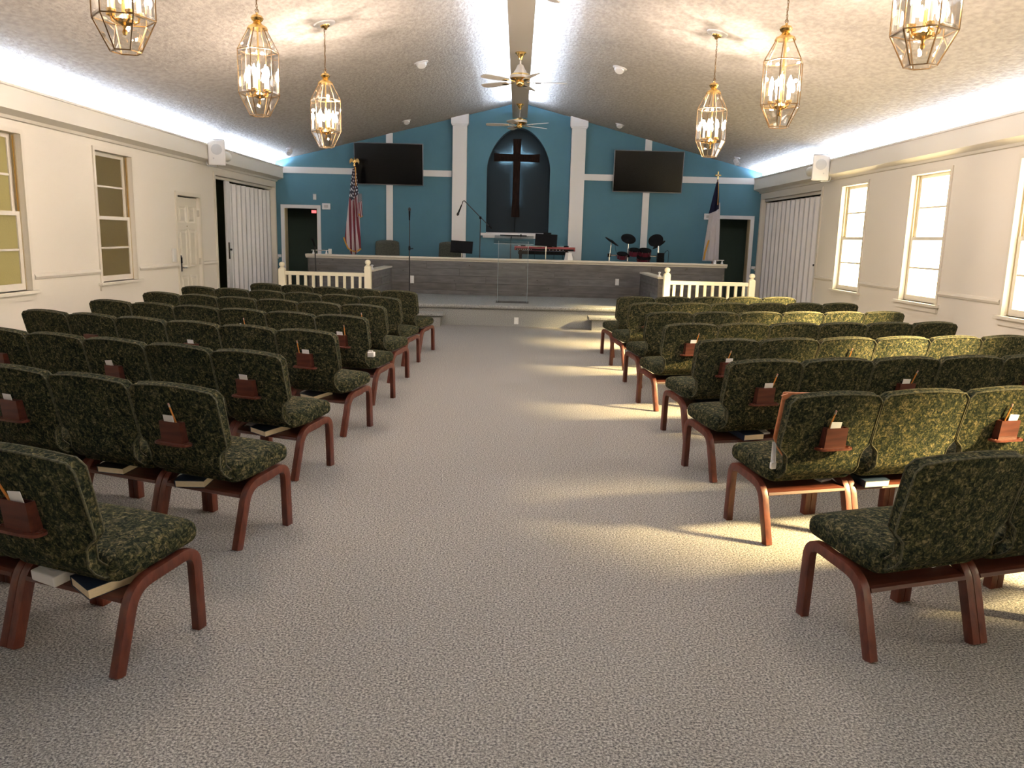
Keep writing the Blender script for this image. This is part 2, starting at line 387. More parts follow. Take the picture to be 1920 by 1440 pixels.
# bands, battens, pilasters on the front wall
for a, b in ((-5.2, -1.43), (1.39, 5.2)): trim(MB().box(a, b, YF - .022, YF, 2.755, 2.885), 'white')
for x in (-2.755, 2.74):
    trim(MB().box(x - .07, x + .07, YF - .03, YF, .0, cz(x) + .01), 'white')
for x in (-1.255, 1.25):
    p = trim(MB().box(x - .15, x + .15, YF - .12, YF, 0, cz(x) - .02), 'white')
    MB().box(x - .185, x + .185, YF - .16, YF, cz(x) - .16, cz(x) + .05).build('capital', M['white'], p)
    MB().box(x - .17, x + .17, YF - .14, YF, cz(x) - .19, cz(x) - .16).build('capital_moulding', M['white'], p)
sill = trim(MB().box(-.79, .72, YF - .12, YF + .06, 1.545, 1.60), 'white', .006)
MB().box(-.74, .67, YF - .05, YF, 1.50, 1.545).build('sill_apron', M['white'], sill)
for a, b in ((-5.2, -5.12), (5.11, 5.2), (-4.22, -4.18)): trim(MB().box(a, b, YF - .02, YF, .97, 1.03), 'white')
# chair rails of the side walls
def rails(s, cuts, y0, y1):
    y = y0
    for c0, c1 in sorted(cuts) + [(y1, y1)]:
        if c0 > y + .02:
            trim(MB().prism([(s * XW, .93), (s * (XW - .018), .935), (s * (XW - .03), .96), (s * (XW - .018), .985), (s * XW, .995)], y, c0, 'y'), 'cream')
        y = max(y, c1)
wc = WHW + .055
rails(-1, [(y - wc, y + wc) for y in winL] + [(12.33, 13.31), (13.92, 17.42)], YB, YF)
rails(1, [(y - wc, y + wc) for y in winR] + [(13.92, 17.42)], YB, YF)
for s, cuts in ((-1, [(12.33, 13.31), (13.92, 17.42)]), (1, [(13.92, 17.42)])):
    y = YB; segs = []
    for c0, c1 in cuts + [(YF, YF)]:
        segs.append((y, c0)); y = c1
    bmb = MB()
    for a, b in segs:
        if b - a > .01: bmb.box(*sorted((s * XW, s * (XW - .018))), a, b, 0, .11)
    struct(bmb.build('baseboard_' + ('left' if s < 0 else 'right'), M['cream']))
# casings of side openings
def casing_y(s, y0, y1, z1, wd=.06, mat='cream'):
    t = MB(); x0, x1 = sorted((s * XW, s * (XW - .022)))
    t.box(x0, x1, y0 - wd, y0, 0, z1 + wd); t.box(x0, x1, y1, y1 + wd, 0, z1 + wd); t.box(x0, x1, y0, y1, z1, z1 + wd)
    return trim(t, mat)
casing_y(-1, 13.98, 17.36, 2.44); casing_y(1, 13.98, 17.36, 2.44)
for x0, x1 in ((-5.03, -4.32), (4.34, 5.02)):
    t = MB()
    t.box(x0 - .075, x0, YF - .022, YF, 0, 2.095); t.box(x1, x1 + .075, YF - .022, YF, 0, 2.095); t.box(x0, x1, YF - .022, YF, 2.02, 2.095)
    cs = trim(t, 'white')
    MB().box(x0, x0 + .012, YF, YF + .2, 0, 2.02).build('jamb', M['tan'], cs)
    MB().box(x1 - .012, x1, YF, YF + .2, 0, 2.02).build('jamb', M['tan'], cs)

# windows ---------------------------------------------------------------
def window(n, s, yc, pane_mat):
    root = struct(empty(('window_%d' if yc > 7 else 'window_%d_offscreen') % n, (s * XW, yc, 0)))
    def bx(name, d0, d1, y0, y1, z0, z1, mat='cream', parent=root, bevel=0):   # d = depth into the wall
        return MB().box(*sorted((s * d0, s * d1)), y0, y1, z0, z1).build(name, M[mat], parent, bevel=bevel)
    h = WHW; cw = .045
    for a, b in ((-h - cw, -h), (h, h + cw)): bx('casing', -.018, 0, a, b, WZ0, WZ1 + cw)
    bx('casing', -.018, 0, -h, h, WZ1, WZ1 + cw)
    bx('sill', -.055, .15, -h - .09, h + .09, WZ0 - .035, WZ0, bevel=.006)
    bx('apron', -.02, 0, -h - .06, h + .06, WZ0 - .10, WZ0 - .035)
    for a, b in ((-h, -h + .012), (h - .012, h)): bx('sash_track', .045, .17, a, b, WZ0, WZ1, 'tan')
    zm = (WZ0 + WZ1) / 2
    for nm, d, z0, z1 in (('lower_sash', .050, WZ0 + .005, zm + .02), ('upper_sash', .090, zm - .02, WZ1)):
        st, hh = .055, h - .014
        t = MB(); d0, d1 = d, d + .035
        def tb(y0, y1, za, zb): t.box(*sorted((s * d0, s * d1)), y0, y1, za, zb)
        tb(-hh, -hh + st, z0, z1); tb(hh - st, hh, z0, z1); tb(-hh + st, hh - st, z0, z0 + (.07 if nm == 'lower_sash' else .04)); tb(-hh + st, hh - st, z1 - .045, z1)
        sash = t.build(nm, M['cream'], root)
        za, zb = z0 + (.07 if nm == 'lower_sash' else .04), z1 - .045; zc = (za + zb) / 2
        MB().box(*sorted((s * (d + .004), s * (d + .03))), -hh + st, hh - st, zc - .012, zc + .012).build('muntin', M['cream'], sash)
        for p0, p1 in ((za, zc - .012), (zc + .012, zb)):
            MB().box(*sorted((s * (d + .014), s * (d + .018))), -hh + st, hh - st, p0, p1).build('pane', pane_mat, sash)
    if s < 0: bx('spring_balance', .052, .058, h - .032, h - .016, zm + .02, WZ1 - .02, 'brass')
    else: bx('spring_balance', .052, .058, h - .032, h - .016, zm + .02, WZ1 - .02, 'cream')
    return root
k = 0
for i, y in enumerate(winL): k += 1; window(k, -1, y, M['paneL1'])
for y in winR: k += 1; window(k, 1, y, M['pane'])
# unseen box added outside one side window to block its daylight
lt = MB(); lt.box(-7.2, -7.1, 9.2, 12.2, -.1, 3.0); lt.box(-7.2, -5.42, 12.1, 12.2, -.1, 3.0); lt.box(-7.2, -5.42, 9.3, 9.4, -.1, 3.0); lt.box(-7.2, -5.42, 9.3, 12.2, 2.9, 3.0)
struct(lt.build('wall_daylight_blocker', M['outer']))

# six-panel door in the left wall -----------------------------------------
dr = struct(empty('door_1', (-XW, 12.82, 0)))
t = MB(); t.box(-.022, 0, -.49, -.43, 0, 2.08); t.box(-.022, 0, .43, .49, 0, 2.08); t.box(-.022, 0, -.43, .43, 2.02, 2.08)
for v in range(len(t.v)): t.v[v] = (-t.v[v][0], *t.v[v][1:])
t.build('door_casing', M['doorw'], dr)
MB().box(-.075, -.035, -.425, .425, .01, 2.0).build('door_leaf', M['doorw'], dr)
leaf = dr.children[-1]
for y0, y1 in ((-.30, -.05), (.05, .30)):
    for z0, z1 in ((.22, .78), (.93, 1.50), (1.62, 1.86)):
        t = MB()
        o = [(-.034, y0, z0), (-.034, y1, z0), (-.034, y1, z1), (-.034, y0, z1)]
        m_ = [(-.045, y0 + .02, z0 + .02), (-.045, y1 - .02, z0 + .02), (-.045, y1 - .02, z1 - .02), (-.045, y0 + .02, z1 - .02)]
        i_ = [(-.023, y0 + .045, z0 + .045), (-.023, y1 - .045, z0 + .045), (-.023, y1 - .045, z1 - .045), (-.023, y0 + .045, z1 - .045)]
        of = [(-.021, a[1] + (-.012 if a[1] < (y0 + y1) / 2 else .012), a[2] + (-.012 if a[2] < (z0 + z1) / 2 else .012)) for a in o]
        base = [(-.035, a[1], a[2]) for a in of]
        fs = []
        for A, B in ((0, 4), (4, 8), (8, 12), (12, 16)): fs += [(A + i, A + (i + 1) % 4, B + (i + 1) % 4, B + i) for i in range(4)]
        fs.append((16, 17, 18, 19))
        inn = [(-.034, a[1], a[2]) for a in o]
        t.add(base + of + [(-.021, a[1], a[2]) for a in o] + [(-.0345, a[1], a[2]) for a in m_] + i_, fs)
        t.build('raised_panel', M['doorw'], leaf)
lk = MB().box(-.035, .004, -.405, -.325, .86, 1.11).build('lock_plate', M['blackmetal'], leaf, bevel=.008)
MB().box(.004, .016, -.385, -.345, .99, 1.08).build('keypad', M['black'], lk)
MB().cyl((-.005, -.368, .92), (.045, -.368, .92), .012).cyl((.04, -.368, .92), (.04, -.25, .915), .009).build('lever_handle', M['chrome'], lk, smooth=40)
MB().cyl((-.035, 0, 1.56), (-.026, 0, 1.56), .008).build('peephole', M['darkbrass'], leaf)
for z in (.95, 1.72): MB().box(-.036, .004, .418, .436, z, z + .10).build('hinge', M['chrome'], leaf)
o = tag(MB().box(-XW, -XW + .035, 12.12, 12.22, 1.02, 1.22).build('intercom', M['switch'], bevel=.01), 'white plastic wall box mounted beside the six-panel door', 'wall box')

# accordion partitions ----------------------------------------------------
def accordion(name, s, y0, y1, n, label, lead):
    root = empty(name, (s * XW, 0, 0), 0, label, 'partition')
    MB().box(*sorted((s * .05, s * .13)), 14.0, 17.34, 2.39, 2.435).build('head_track', M['cream'], root)
    wv = (y1 - y0) / n
    mesh = MB().prism([(s * .098, 0), (s * .030, wv * .12), (s * .040, wv * .5), (s * .090, wv * .965), (s * .098, wv * .965), (s * .049, wv * .5), (s * .039, wv * .14), (s * .104, 0)], .02, 2.355, 'z').mesh('fold_panel', M['vinyl'])
    for i in range(n): link('fold_panel', mesh, root, (0, y0 + i * wv, 0))
    ly = y0 - .09 if lead < 0 else y0
    if lead < 0:
        p = MB().box(*sorted((s * .03, s * .075)), y0 - .20, y0 - .004, .015, 2.388).build('lead_post', M['vinyl'], root, bevel=.012)
        hy = y0 - .19
    else:
        p = MB().box(*sorted((s * .03, s * .075)), y0 - .05, y0 - .004, .015, 2.388).build('lead_post', M['vinyl'], root, bevel=.008); hy = y0 - .04
    MB().box(*sorted((s * .004, s * .03)), hy, hy + .03, 1.0, 1.30).build('handle_plate', M['chrome'], p, bevel=.003)
    MB().cyl((s * .004, hy + .015, 1.17), (-s * .03, hy + .015, 1.17), .018).build('latch', M['blackmetal'], p)
    return root
accordion('accordion_partition', -1, 14.80, 17.34, 10, 'white vinyl folding partition drawn partly open beside the six-panel door', -1)
accordion('accordion_partition', 1, 14.05, 17.34, 13, 'white vinyl folding partition closed across the opening next to sunlit windows', 1)

# ------------------------------------------------------------------ stage
PZ, PY, PPY = .36, 13.70, 16.05
st = struct(empty('floor_stage', (0, 0, 0)))
MB().box(-2.62, 2.62, PY, PPY + .1, 0, PZ - .06).build('riser', M['carpet2'], st)
prof = [(PY + .02, PZ - .065), (PY - .035, PZ - .065), (PY - .05, PZ - .05), (PY - .055, PZ - .03), (PY - .05, PZ - .012), (PY - .035, PZ), (PPY, PZ), (PPY, PZ - .065)]
MB().prism(prof, -2.62, 2.62, 'x').build('tread', M['carpet2'], st)
MB().box(-4.17, 4.17, PPY + .15, YF, 0, .58).build('upper_platform', M['carpet2'], st)
def step(x0, x1):
    e = tag(empty('stage_step', ((x0 + x1) / 2, PY - .36, 0)), None, None); h = (x1 - x0) / 2
    MB().box(-h + .06, h - .06, .05, .36 - .003, 0, .175).build('step_riser', M['carpet2'], e)
    MB().prism([(.0, .175), (-.02, .19), (-.02, .215), (0, .232), (.36 - .06, .232), (.36 - .06, .175)], -h, h, 'x').build('step_tread', M['carpet2'], e)
    return e
tag(step(-2.05, -1.20), 'low carpeted step at the stage foot on the six-panel-door side', 'step')
tag(step(1.25, 2.10), 'low carpeted step at the stage foot on the bright-window side', 'step')

gw = [M['grey_wood'], M['grey_wood2'], M['grey_wood3']]
def planks(parent, length, z0, z1, n, axis, depth, seed):
    """board cladding on the -Y (axis x) or inner (axis y) face; each board is one object"""
    rnd = random.Random(seed); hgt = (z1 - z0) / n
    for r in range(n):
        a = 0; first = True
        while a < length - .01:
            b = a + (rnd.uniform(.5, 1.6) if first else rnd.uniform(1.2, 2.6)); first = False
            if length - b < .5: b = length
            d = depth + rnd.uniform(-.002, .003)
            t = MB().box(0, b - a - .004, -d, 0, 0, hgt - .005)
            o = t.build('plank', rnd.choice(gw), parent, bevel=.002)
            if axis == 'x': o.location = (a, 0, z0 + r * hgt)
            elif axis == 'y+': o.location = (0, a, z0 + r * hgt); o.rotation_euler = (0, 0, PI / 2)
            else: o.location = (0, a + (b - a), z0 + r * hgt); o.rotation_euler = (0, 0, -PI / 2)
            for q in range(rnd.choice((0, 1, 1, 2))):
                kx, kz = rnd.uniform(.05, max(.06, b - a - .1)), rnd.uniform(.03, hgt - .03)
                ang = rnd.uniform(0, PI)
                pts = [(kx + math.cos(i * PI / 4) * rnd.uniform(.010, .022), -d - .0006, kz + math.sin(i * PI / 4) * rnd.uniform(.006, .013)) for i in range(8)]
                MB().add(pts, [tuple(range(8))]).build('knot', M['knot'], o)
            a = b
fw = struct(empty('wall_stage_front', (-4.15, PPY, 0)))
MB().box(0, 8.30, .0, .10, 0, 1.02).build('backing', M['grey_wood3'], fw)
planks(fw, 8.30, .02, 1.02, 7, 'x', .016, 3)
MB().prism([(-.03, 1.02), (-.03, 1.035), (-.055, 1.05), (-.07, 1.065), (-.07, 1.095), (.16, 1.095), (.16, 1.065), (.13, 1.02)], -.05, 8.35, 'x').build('cap', M['cream'], fw)
MB().box(8.28, 8.31, -.025, .10, 0, 1.02).build('corner_board', M['grey_wood3'], fw)
MB().box(-.01, .02, -.025, .10, 0, 1.02).build('corner_board', M['grey_wood3'], fw)
for s in (-1, 1):
    ww = struct(empty('wall_wing_' + ('left' if s < 0 else 'right'), (s * 2.5, 13.95, 0)))
    MB().box(*sorted((0, s * .11)), 0, PPY - 13.95 - .02, 0, .87).build('backing', M['grey_wood3'], ww)
    planks(ww, PPY - 13.95 - .02, .02, .87, 6, 'y-' if s > 0 else 'y+', .014, 11 + s)
    # aisle-facing boards look toward the middle of the stage
    MB().box(*sorted((-s * .03, s * .14)), -.03, PPY - 13.95 - .02, .87, .90).build('cap', M['cream'], ww)

def baluster_mesh():
    t = MB(); t.box(-.022, .022, -.022, .022, .56, .78)
    t.lathe([(.021, .0), (.021, .14), (.014, .16), (.022, .19), (.016, .24), (.020, .36), (.022, .46), (.012, .535), (.020, .545), (.020, .562)], 8)
    return t.mesh('baluster', M['rail'], 35)
bal = baluster_mesh()
def railing(x0, x1, label, inner):
    e = empty('stage_railing', ((x0 + x1) / 2, 13.88, 0), 0, label, 'railing'); h = (x1 - x0) / 2
    for x, zt in ((-h, .90 if inner > 0 else .955), (h, .955 if inner > 0 else .90)):
        zt = .955 if (x > 0) == (inner > 0) else .885
        p = MB().box(x - .055, x + .055, -.055, .055, 0, zt).build('newel_post', M['rail'], e, bevel=.008)
        MB().lathe([(.052, zt), (.052, zt + .012), (.03, zt + .022), (.026, zt + .03), (.042, zt + .045), (.05, zt + .07), (.045, zt + .095), (.028, zt + .112), (0, zt + .118)], 14, (x, 0, 0)).build('ball_finial', M['rail'], p, smooth=50)
    MB().box(-h + .055, h - .055, -.03, .03, .78, .845).build('top_rail', M['rail'], e, bevel=.008)
    MB().box(-h + .055, h - .055, -.025, .025, .06, .11).build('bottom_rail', M['rail'], e, bevel=.006)
    n = 10
    for i in range(n): link('baluster', bal, e, (-h + (2 * h) * (i + 1) / (n + 1), 0, 0))
    return e
railing(-4.05, -2.56, 'ivory turned-baluster railing at the stage corner, six-panel-door side', 1)
railing(2.62, 4.09, 'ivory turned-baluster railing at the stage corner, bright-window side', -1)
for x, nm, side in ((-2.5, 'wing_finial', 'six-panel-door'), (2.5, 'wing_finial', 'bright-window')):
    s = 1 if x > 0 else -1
    o = MB().lathe([(.035, 0), (.02, .02), (.012, .05), (.028, .07), (0, .085)], 10).build(nm, M['white'], None, (x + s * .03, 14.12, .901), smooth=50)
    tag(o, 'small white knob standing on the low wing wall, %s side' % side, 'knob')

# grab rails on the cap ends
def cap_rail(x0, x1, label):
    e = empty('cap_rail', (x0, PPY + .03, 1.095), 0, label, 'rail'); w = x1 - x0
    MB().cyl((-.02, 0, .075), (w + .02, 0, .075), .008).build('rod', M['chrome'], e, smooth=40)
    for x in (.02, w - .02): MB().lathe([(.03, 0), (.022, .02), (.012, .05), (.012, .075)], 10, (x, 0, 0)).build('bracket', M['white'], e, smooth=40)
cap_rail(-4.08, -3.78, 'chrome rod on two white brackets at the wall cap by the flag')
cap_rail(3.95, 4.13, 'short chrome rod on white brackets at the wall cap end by white flag')
o = tag(MB().box(-.03, .03, -.025, .025, 0, .105).build('small_white_box', M['switch'], None, (-3.73, PPY + .05, 1.095), bevel=.006), 'small white upright box on the wall cap beside the chrome rod', 'box')

# outlets and small wall fittings
def plate(name, loc, label, cat, w=.07, h=.115, rot=0):
    e = empty(name, loc, rot, label, cat)
    MB().box(-w / 2, w / 2, -.008, 0, -h / 2, h / 2).build('cover_plate', M['switch'], e, bevel=.002)
    for z in (-.022, .022): MB().box(-.013, .013, -.011, -.008, z - .012, z + .012).build('socket', M['vinyl'], e)
plate('wall_outlet', (-2.075, PPY - .0205, .64), 'white outlet on the grey boards beside the straight microphone stand', 'outlet', .075, .15)
plate('wall_outlet', (2.03, PPY - .0205, .69), 'white outlet on the grey boards below the drum kit', 'outlet', .075, .13)
plate('wall_outlet', (.033, PY - .001, .10), 'white outlet in the carpeted stage riser below the clear pulpit', 'outlet', .075, .115)
plate('wall_switch', (-4.37, YF - .001, 2.27), 'small white plate above the doorway trim on teal wall', 'switch', .07, .12)
def thermo(x, z, label):
    e = empty('thermostat', (x, YF - .001, z), 0, label, 'thermostat')
    b = MB().box(-.09, .09, -.03, 0, -.065, .065).build('case', M['white'], e, bevel=.012)
    MB().box(-.045, .045, -.032, -.03, -.03, .03).build('display', M['grille'], b)
thermo(-4.12, 2.075, 'white thermostat with grey display beside the green-lit doorway')
thermo(4.10, 2.06, 'white thermostat behind the white flag beside the dark doorway')
plate('wall_switch', (4.29, YF - .001, 2.24), 'small white plate on the teal wall above the dark doorway', 'switch', .06, .12)
e = empty('exit_sign', (-4.90, 19.55, 2.01), 0, 'red glowing exit sign inside the green doorway', 'sign')
MB().box(-.065, .065, -.04, 0, -.04, .04).build('case', M['white'], e, bevel=.006)
MB().box(-.055, .055, -.044, -.04, -.03, .03).build('lit_face', M['exit'], e)

# ------------------------------------------------------------------ cross
cr = empty('wall_cross', (-.045, YF + .195, 0), 0, 'dark wooden cross with cool light glowing behind it in arched niche', 'cross')
t = MB()
def flare(x0, x1, z0, z1, horiz):
    n = 8; A = []; B = []
    for i in range(n + 1):
        u = i / n; f = 1 + .16 * abs(2 * u - 1) ** 3
        if horiz: xm = x0 + (x1 - x0) * u; zc = (z0 + z1) / 2; h = (z1 - z0) / 2 * f; A.append((xm, zc - h)); B.append((xm, zc + h))
        else: zm = z0 + (z1 - z0) * u; xc = (x0 + x1) / 2; h = (x1 - x0) / 2 * f; A.append((xc + h, zm)); B.append((xc - h, zm))
    return A + B[::-1]
MB().prism(flare(-.078, .078, 1.955, 3.59, False), -.03, .02, 'y').build('upright', M['crosswood'], cr)
MB().prism(flare(-.49, .49, 3.125, 3.275, True), -.034, .016, 'y').build('crossbar', M['crosswood'], cr)
t = MB()
for x0, x1, z0, z1 in ((-.36, -.09, 3.245, 3.26), (.09, .36, 3.245, 3.26), (-.36, -.09, 3.14, 3.155), (.09, .36, 3.14, 3.155), (.05, .065, 3.29, 3.46), (-.065, -.05, 3.29, 3.46)):
    t.box(x0, x1, .022, .03, z0, z1)
t.build('led_backlight', M['ledcross'], cr)
MB().box(.05, .065, .022, .03, 2.2, 3.05).box(-.065, -.05, .022, .03, 2.2, 3.05).build('led_backlight', emit('led_cross_dim', (.55, .86, 1), 12), cr)
MB().box(-.02, .02, .02, .064, 2.5, 2.56).box(-.02, .02, .02, .064, 3.2, 3.24).build('standoff', M['black'], cr)
MB().tube([(-.01, .03, 1.96), (-.008, .045, 1.8), (-.012, .05, 1.63)], .006).build('power_cord', M['black'], cr)

# ------------------------------------------------------------------ televisions
def tv(x, z, wd, ht, tilt, label):
    e = empty('television', (x, YF - .11, z), 0, label, 'television'); e.rotation_euler = (-tilt, 0, 0)
    b = MB().box(-wd / 2, wd / 2, -.03, .025, -ht / 2, ht / 2).build('housing', M['bezel'], e, bevel=.004)
    MB().box(-wd / 2 + .014, wd / 2 - .014, -.0325, -.03, -ht / 2 + .02, ht / 2 - .014).build('screen', M['screen'], b)
    MB().box(-.2, .2, .025, .085, -.15, .10).build('wall_mount', M['blackmetal'], e)
tv(-2.755, 2.98, 1.46, .86, -.10, 'large flat television on the teal wall behind the striped flag')
tv(2.745, 2.955, 1.47, .86, -.10, 'large flat television on the teal wall above the drum kit')

# ------------------------------------------------------------------ loudspeakers on the cove
def speaker(s, label):
    e = empty('wall_speaker', (s * 4.93, 13.42, 2.765), 0, label, 'speaker'); e.rotation_euler = (.16, 0, s * -.32)
    def sh(p):
        return Vector((p.x * (1 - .10 * (p.y + .11) / .22), p.y, p.z))
    c = link('cabinet', rbox_mesh('cabinet', .135, .11, .205, .018, 5, M['spk'], sh), e)
    MB().box(-.118, .118, -.1125, -.109, -.185, .185).build('front_grille', M['spk'], c, bevel=.006)
    Mx = Matrix.Rotation(PI / 2, 4, 'X')
    MB().lathe([(.085, .1128), (.085, .1155), (.075, .1165), (.04, .1150), (0, .1145)], 20, (0, 0, .05), Mx).build('woofer', M['grille'], c, smooth=60)
    MB().lathe([(.012, .1128), (.010, .115), (0, .115)], 10, (.05 * s, 0, -.09), Mx).build('badge', M['grille'], c)
    MB().cyl((0, 0, -.205), (0, 0, -.225), .02).build('bolt', M['chrome'], c)
    br = MB().tube([(s * .02, 0, .225), (s * .15, .03, .225), (s * .165, .04, .20), (s * .165, .04, -.20), (s * .15, .03, -.225), (s * .02, 0, -.225)], .009).build('bracket', M['white'], e)
    return e
speaker(-1, 'white loudspeaker bracketed to the cove above the six-panel door')
speaker(1, 'white loudspeaker bracketed to the cove beside the bright windows')
for s, lb in ((-1, 'off-white capped pipe end behind the speaker above the six-panel door'), (1, 'off-white capped pipe end behind the speaker near the bright windows')):
    o = MB().lathe([(0, 0), (.075, 0), (.08, .01), (.08, .30), (.07, .33), (.03, .345), (0, .35)], 20, (0, 0, 0), Matrix.Rotation(-PI / 2, 4, 'X')).build('pipe_end', M['pvc'], None, (s * 4.945, 13.62, 2.735), smooth=40)
    tag(o, lb, 'pipe')

# ------------------------------------------------------------------ lanterns
def hexp(r, z, n=6, off=0): return [Vector((r * math.cos(PI / 3 * i + off), r * math.sin(PI / 3 * i + off), z)) for i in range(n)]
LV = [(.08, 0), (.165, .17), (.165, .51), (.072, .685)]
def lantern_meshes():
    d = {}
    fr = MB(); rings = [hexp(*p) for p in LV]
    for R_ in rings:
        for i in range(6): fr.tube([R_[i], R_[(i + 1) % 6]], .0045, 4)
    for A, B in zip(rings, rings[1:]):
        for i in range(6): fr.tube([A[i], B[i]], .0045, 4)
    d['frame'] = fr.mesh('frame', M['darkbrass'])
    for q in range(3):
        A, B = rings[q], rings[q + 1]; pts = [A[0], A[1], B[1], B[0]]
        c = sum(pts, Vector()) / 4; n = (c - Vector((0, 0, c.z))).normalized() * .003
        d['pane%d' % q] = MB().add([c + (p - c) * .965 for p in pts] + [c + (p - c) * .965 * .9 - n for p in pts], [(0, 1, 2, 3), (0, 1, 5, 4), (1, 2, 6, 5), (2, 3, 7, 6), (3, 0, 4, 7)]).mesh('pane', M['glass'])
    d['cap'] = MB().lathe([(.085, .68), (.075, .70), (.045, .715), (.03, .735), (.045, .75), (.052, .765), (.04, .785), (.012, .795), (.01, .81), (0, .81)], 18).mesh('cap', M['brass'], 40)
    d['hub'] = MB().lathe([(0, .085), (.010, .09), (.014, .105), (.006, .12), (.012, .135), (.05, .15), (.055, .165), (.03, .185), (.012, .20), (.010, .22), (.007, .70)], 14).mesh('hub', M['brass'], 40)
    a = MB(); a.tube([(.02, 0, .165), (.045, 0, .15), (.072, 0, .165), (.078, 0, .19)], .006, 6); a.lathe([(.008, .185), (.024, .192), (.026, .205), (.018, .21)], 10, (.078, 0, 0)); d['arm'] = a.mesh('candle_arm', M['brass'], 40)
    d['candle'] = MB().cyl((.078, 0, .205), (.078, 0, .31), .0115, n=10).mesh('candle', M['candle'], 40)
    d['bulb'] = MB().lathe([(.006, .31), (.016, .33), (.018, .345), (.012, .37), (.004, .395), (0, .40)], 10, (.078, 0, 0)).mesh('bulb', M['bulb'], 60)
    return d
LM = lantern_meshes()
def lantern(x, y, zb, rz, label, lit=True):
    e = empty('hanging_lantern', (x, y, zb), rz, label, 'lantern', 'hexagonal glass lanterns hanging in two rows')
    for nm in ('frame', 'cap', 'hub'): link(nm, LM[nm], e)
    for q in range(3):
        for i in range(6): link('pane', LM['pane%d' % q], e, (0, 0, 0), (0, 0, PI / 3 * i))
    for i in range(5):
        a = 2 * PI * i / 5 + .3
        ar = link('candle_arm', LM['arm'], e, (0, 0, 0), (0, 0, a)); link('candle', LM['candle'], ar); link('bulb', LM['bulb'], ar)
    zt = cz(x) - zb; t = MB(); z = .815; k = 0
    t2 = MB(); t2.tube([(.014 * math.cos(q * PI / 4), 0, .822 + .016 * math.sin(q * PI / 4)) for q in range(8)], .003, 5, True)
    while z < zt - .05:
        p = []
        for q in range(8):
            c_, s_ = math.cos(q * PI / 4) * .008, math.sin(q * PI / 4) * .017
            p.append((c_, 0, z + .02 + s_) if k % 2 else (0, c_, z + .02 + s_))
        t2.tube(p, .0022, 4, True); z += .027; k += 1
    t2.tube([(.006 * math.sin(i * 1.3), .006 * math.cos(i * 1.3), .80 + (zt - .84) * i / 20) for i in range(21)], .0025, 4)
    t2.build('chain', M['darkbrass'], e, smooth=50)
    sl = math.atan(SL) * (1 if x < 0 else -1)
    Mx = Matrix.Rotation(-rz, 4, 'Z') @ Matrix.Rotation(-sl, 4, 'Y')
    can = MB().lathe([(0, -.022), (.055, -.022), (.06, -.015), (.115, -.012), (.12, 0), (0, 0)], 24, (0, 0, zt), Mx).build('ceiling_rose', M['spk'], e, smooth=40)
    MB().lathe([(0, -.07), (.012, -.065), (.02, -.05), (.05, -.035), (.055, -.022), (0, -.02)], 16, (0, 0, zt), Mx).build('canopy', M['brass'], can, smooth=40)
    if lit:
        ld = bpy.data.lights.get('lantern_light')
        if not ld:
            ld = bpy.data.lights.new('lantern_light', 'POINT'); ld.energy = LANTERN_W / 3; ld.color = (1, .82, .71); ld.shadow_soft_size = .014
        for i in range(3):
            lo = bpy.data.objects.new('lantern_light' if y > 5 else 'lantern_light_offscreen', ld); C.objects.link(lo); lo.parent = e; lo.location = (.078 * math.cos(2.1 * i), .078 * math.sin(2.1 * i), .415)
    return e
for s in (-1, 1):
    side = 'six-panel-door side' if s < 0 else 'bright-window side'
    for y, rz, wh in ((9.27, .05 if s < 0 else .02, 'nearest the stage'), (6.93 if s < 0 else 6.86, .45 if s < 0 else .1, 'second from the stage'), (4.62 if s < 0 else 4.50, .2 if s < 0 else .5, 'third from the stage')):
        lantern(s * 2.155, y, 2.455, rz, 'brass and clear glass hexagonal lantern, %s, %s' % (wh, side))

# ------------------------------------------------------------------ ceiling fans
def fan_meshes():
    d = {}
    d['canopy'] = MB().lathe([(0, 0), (.075, 0), (.075, -.012), (.05, -.03), (.03, -.07), (.022, -.10), (0, -.10)], 20).mesh('canopy', M['brass'], 40)
    d['motor'] = MB().lathe([(0, -.25), (.04, -.25), (.06, -.27), (.13, -.285), (.14, -.30), (.14, -.345), (.12, -.36), (.07, -.375), (0, -.375)], 24).mesh('motor_housing', M['brass'], 40)
    d['band'] = MB().lathe([(.1405, -.305), (.143, -.307), (.143, -.338), (.1405, -.34)], 24).mesh('motor_band', M['fanblade'], 40)
    d['hub'] = MB().lathe([(0, -.375), (.055, -.375), (.06, -.39), (.055, -.42), (.03, -.445), (0, -.45)], 20).mesh('switch_housing', M['brass'], 40)
    out = [(.20, -.045), (.28, -.058), (.52, -.068), (.61, -.060), (.64, -.035), (.64, .035), (.61, .060), (.52, .068), (.28, .058), (.20, .045)]
    Mx = Matrix.Rotation(.21, 4, 'X')
    t = MB().prism(out, -.004, .004, 'z'); t.v = [tuple(Mx @ Vector(v) + Vector((0, 0, -.385))) for v in t.v]; d['blade'] = t.mesh('blade', M['fanblade'])
    a = MB().box(.09, .25, -.012, .012, -.392, -.384); a.box(.21, .29, -.035, .035, -.396, -.391, ); d['arm'] = a.mesh('blade_arm', M['brass'], bevel=.003)
    return d
FM = fan_meshes()
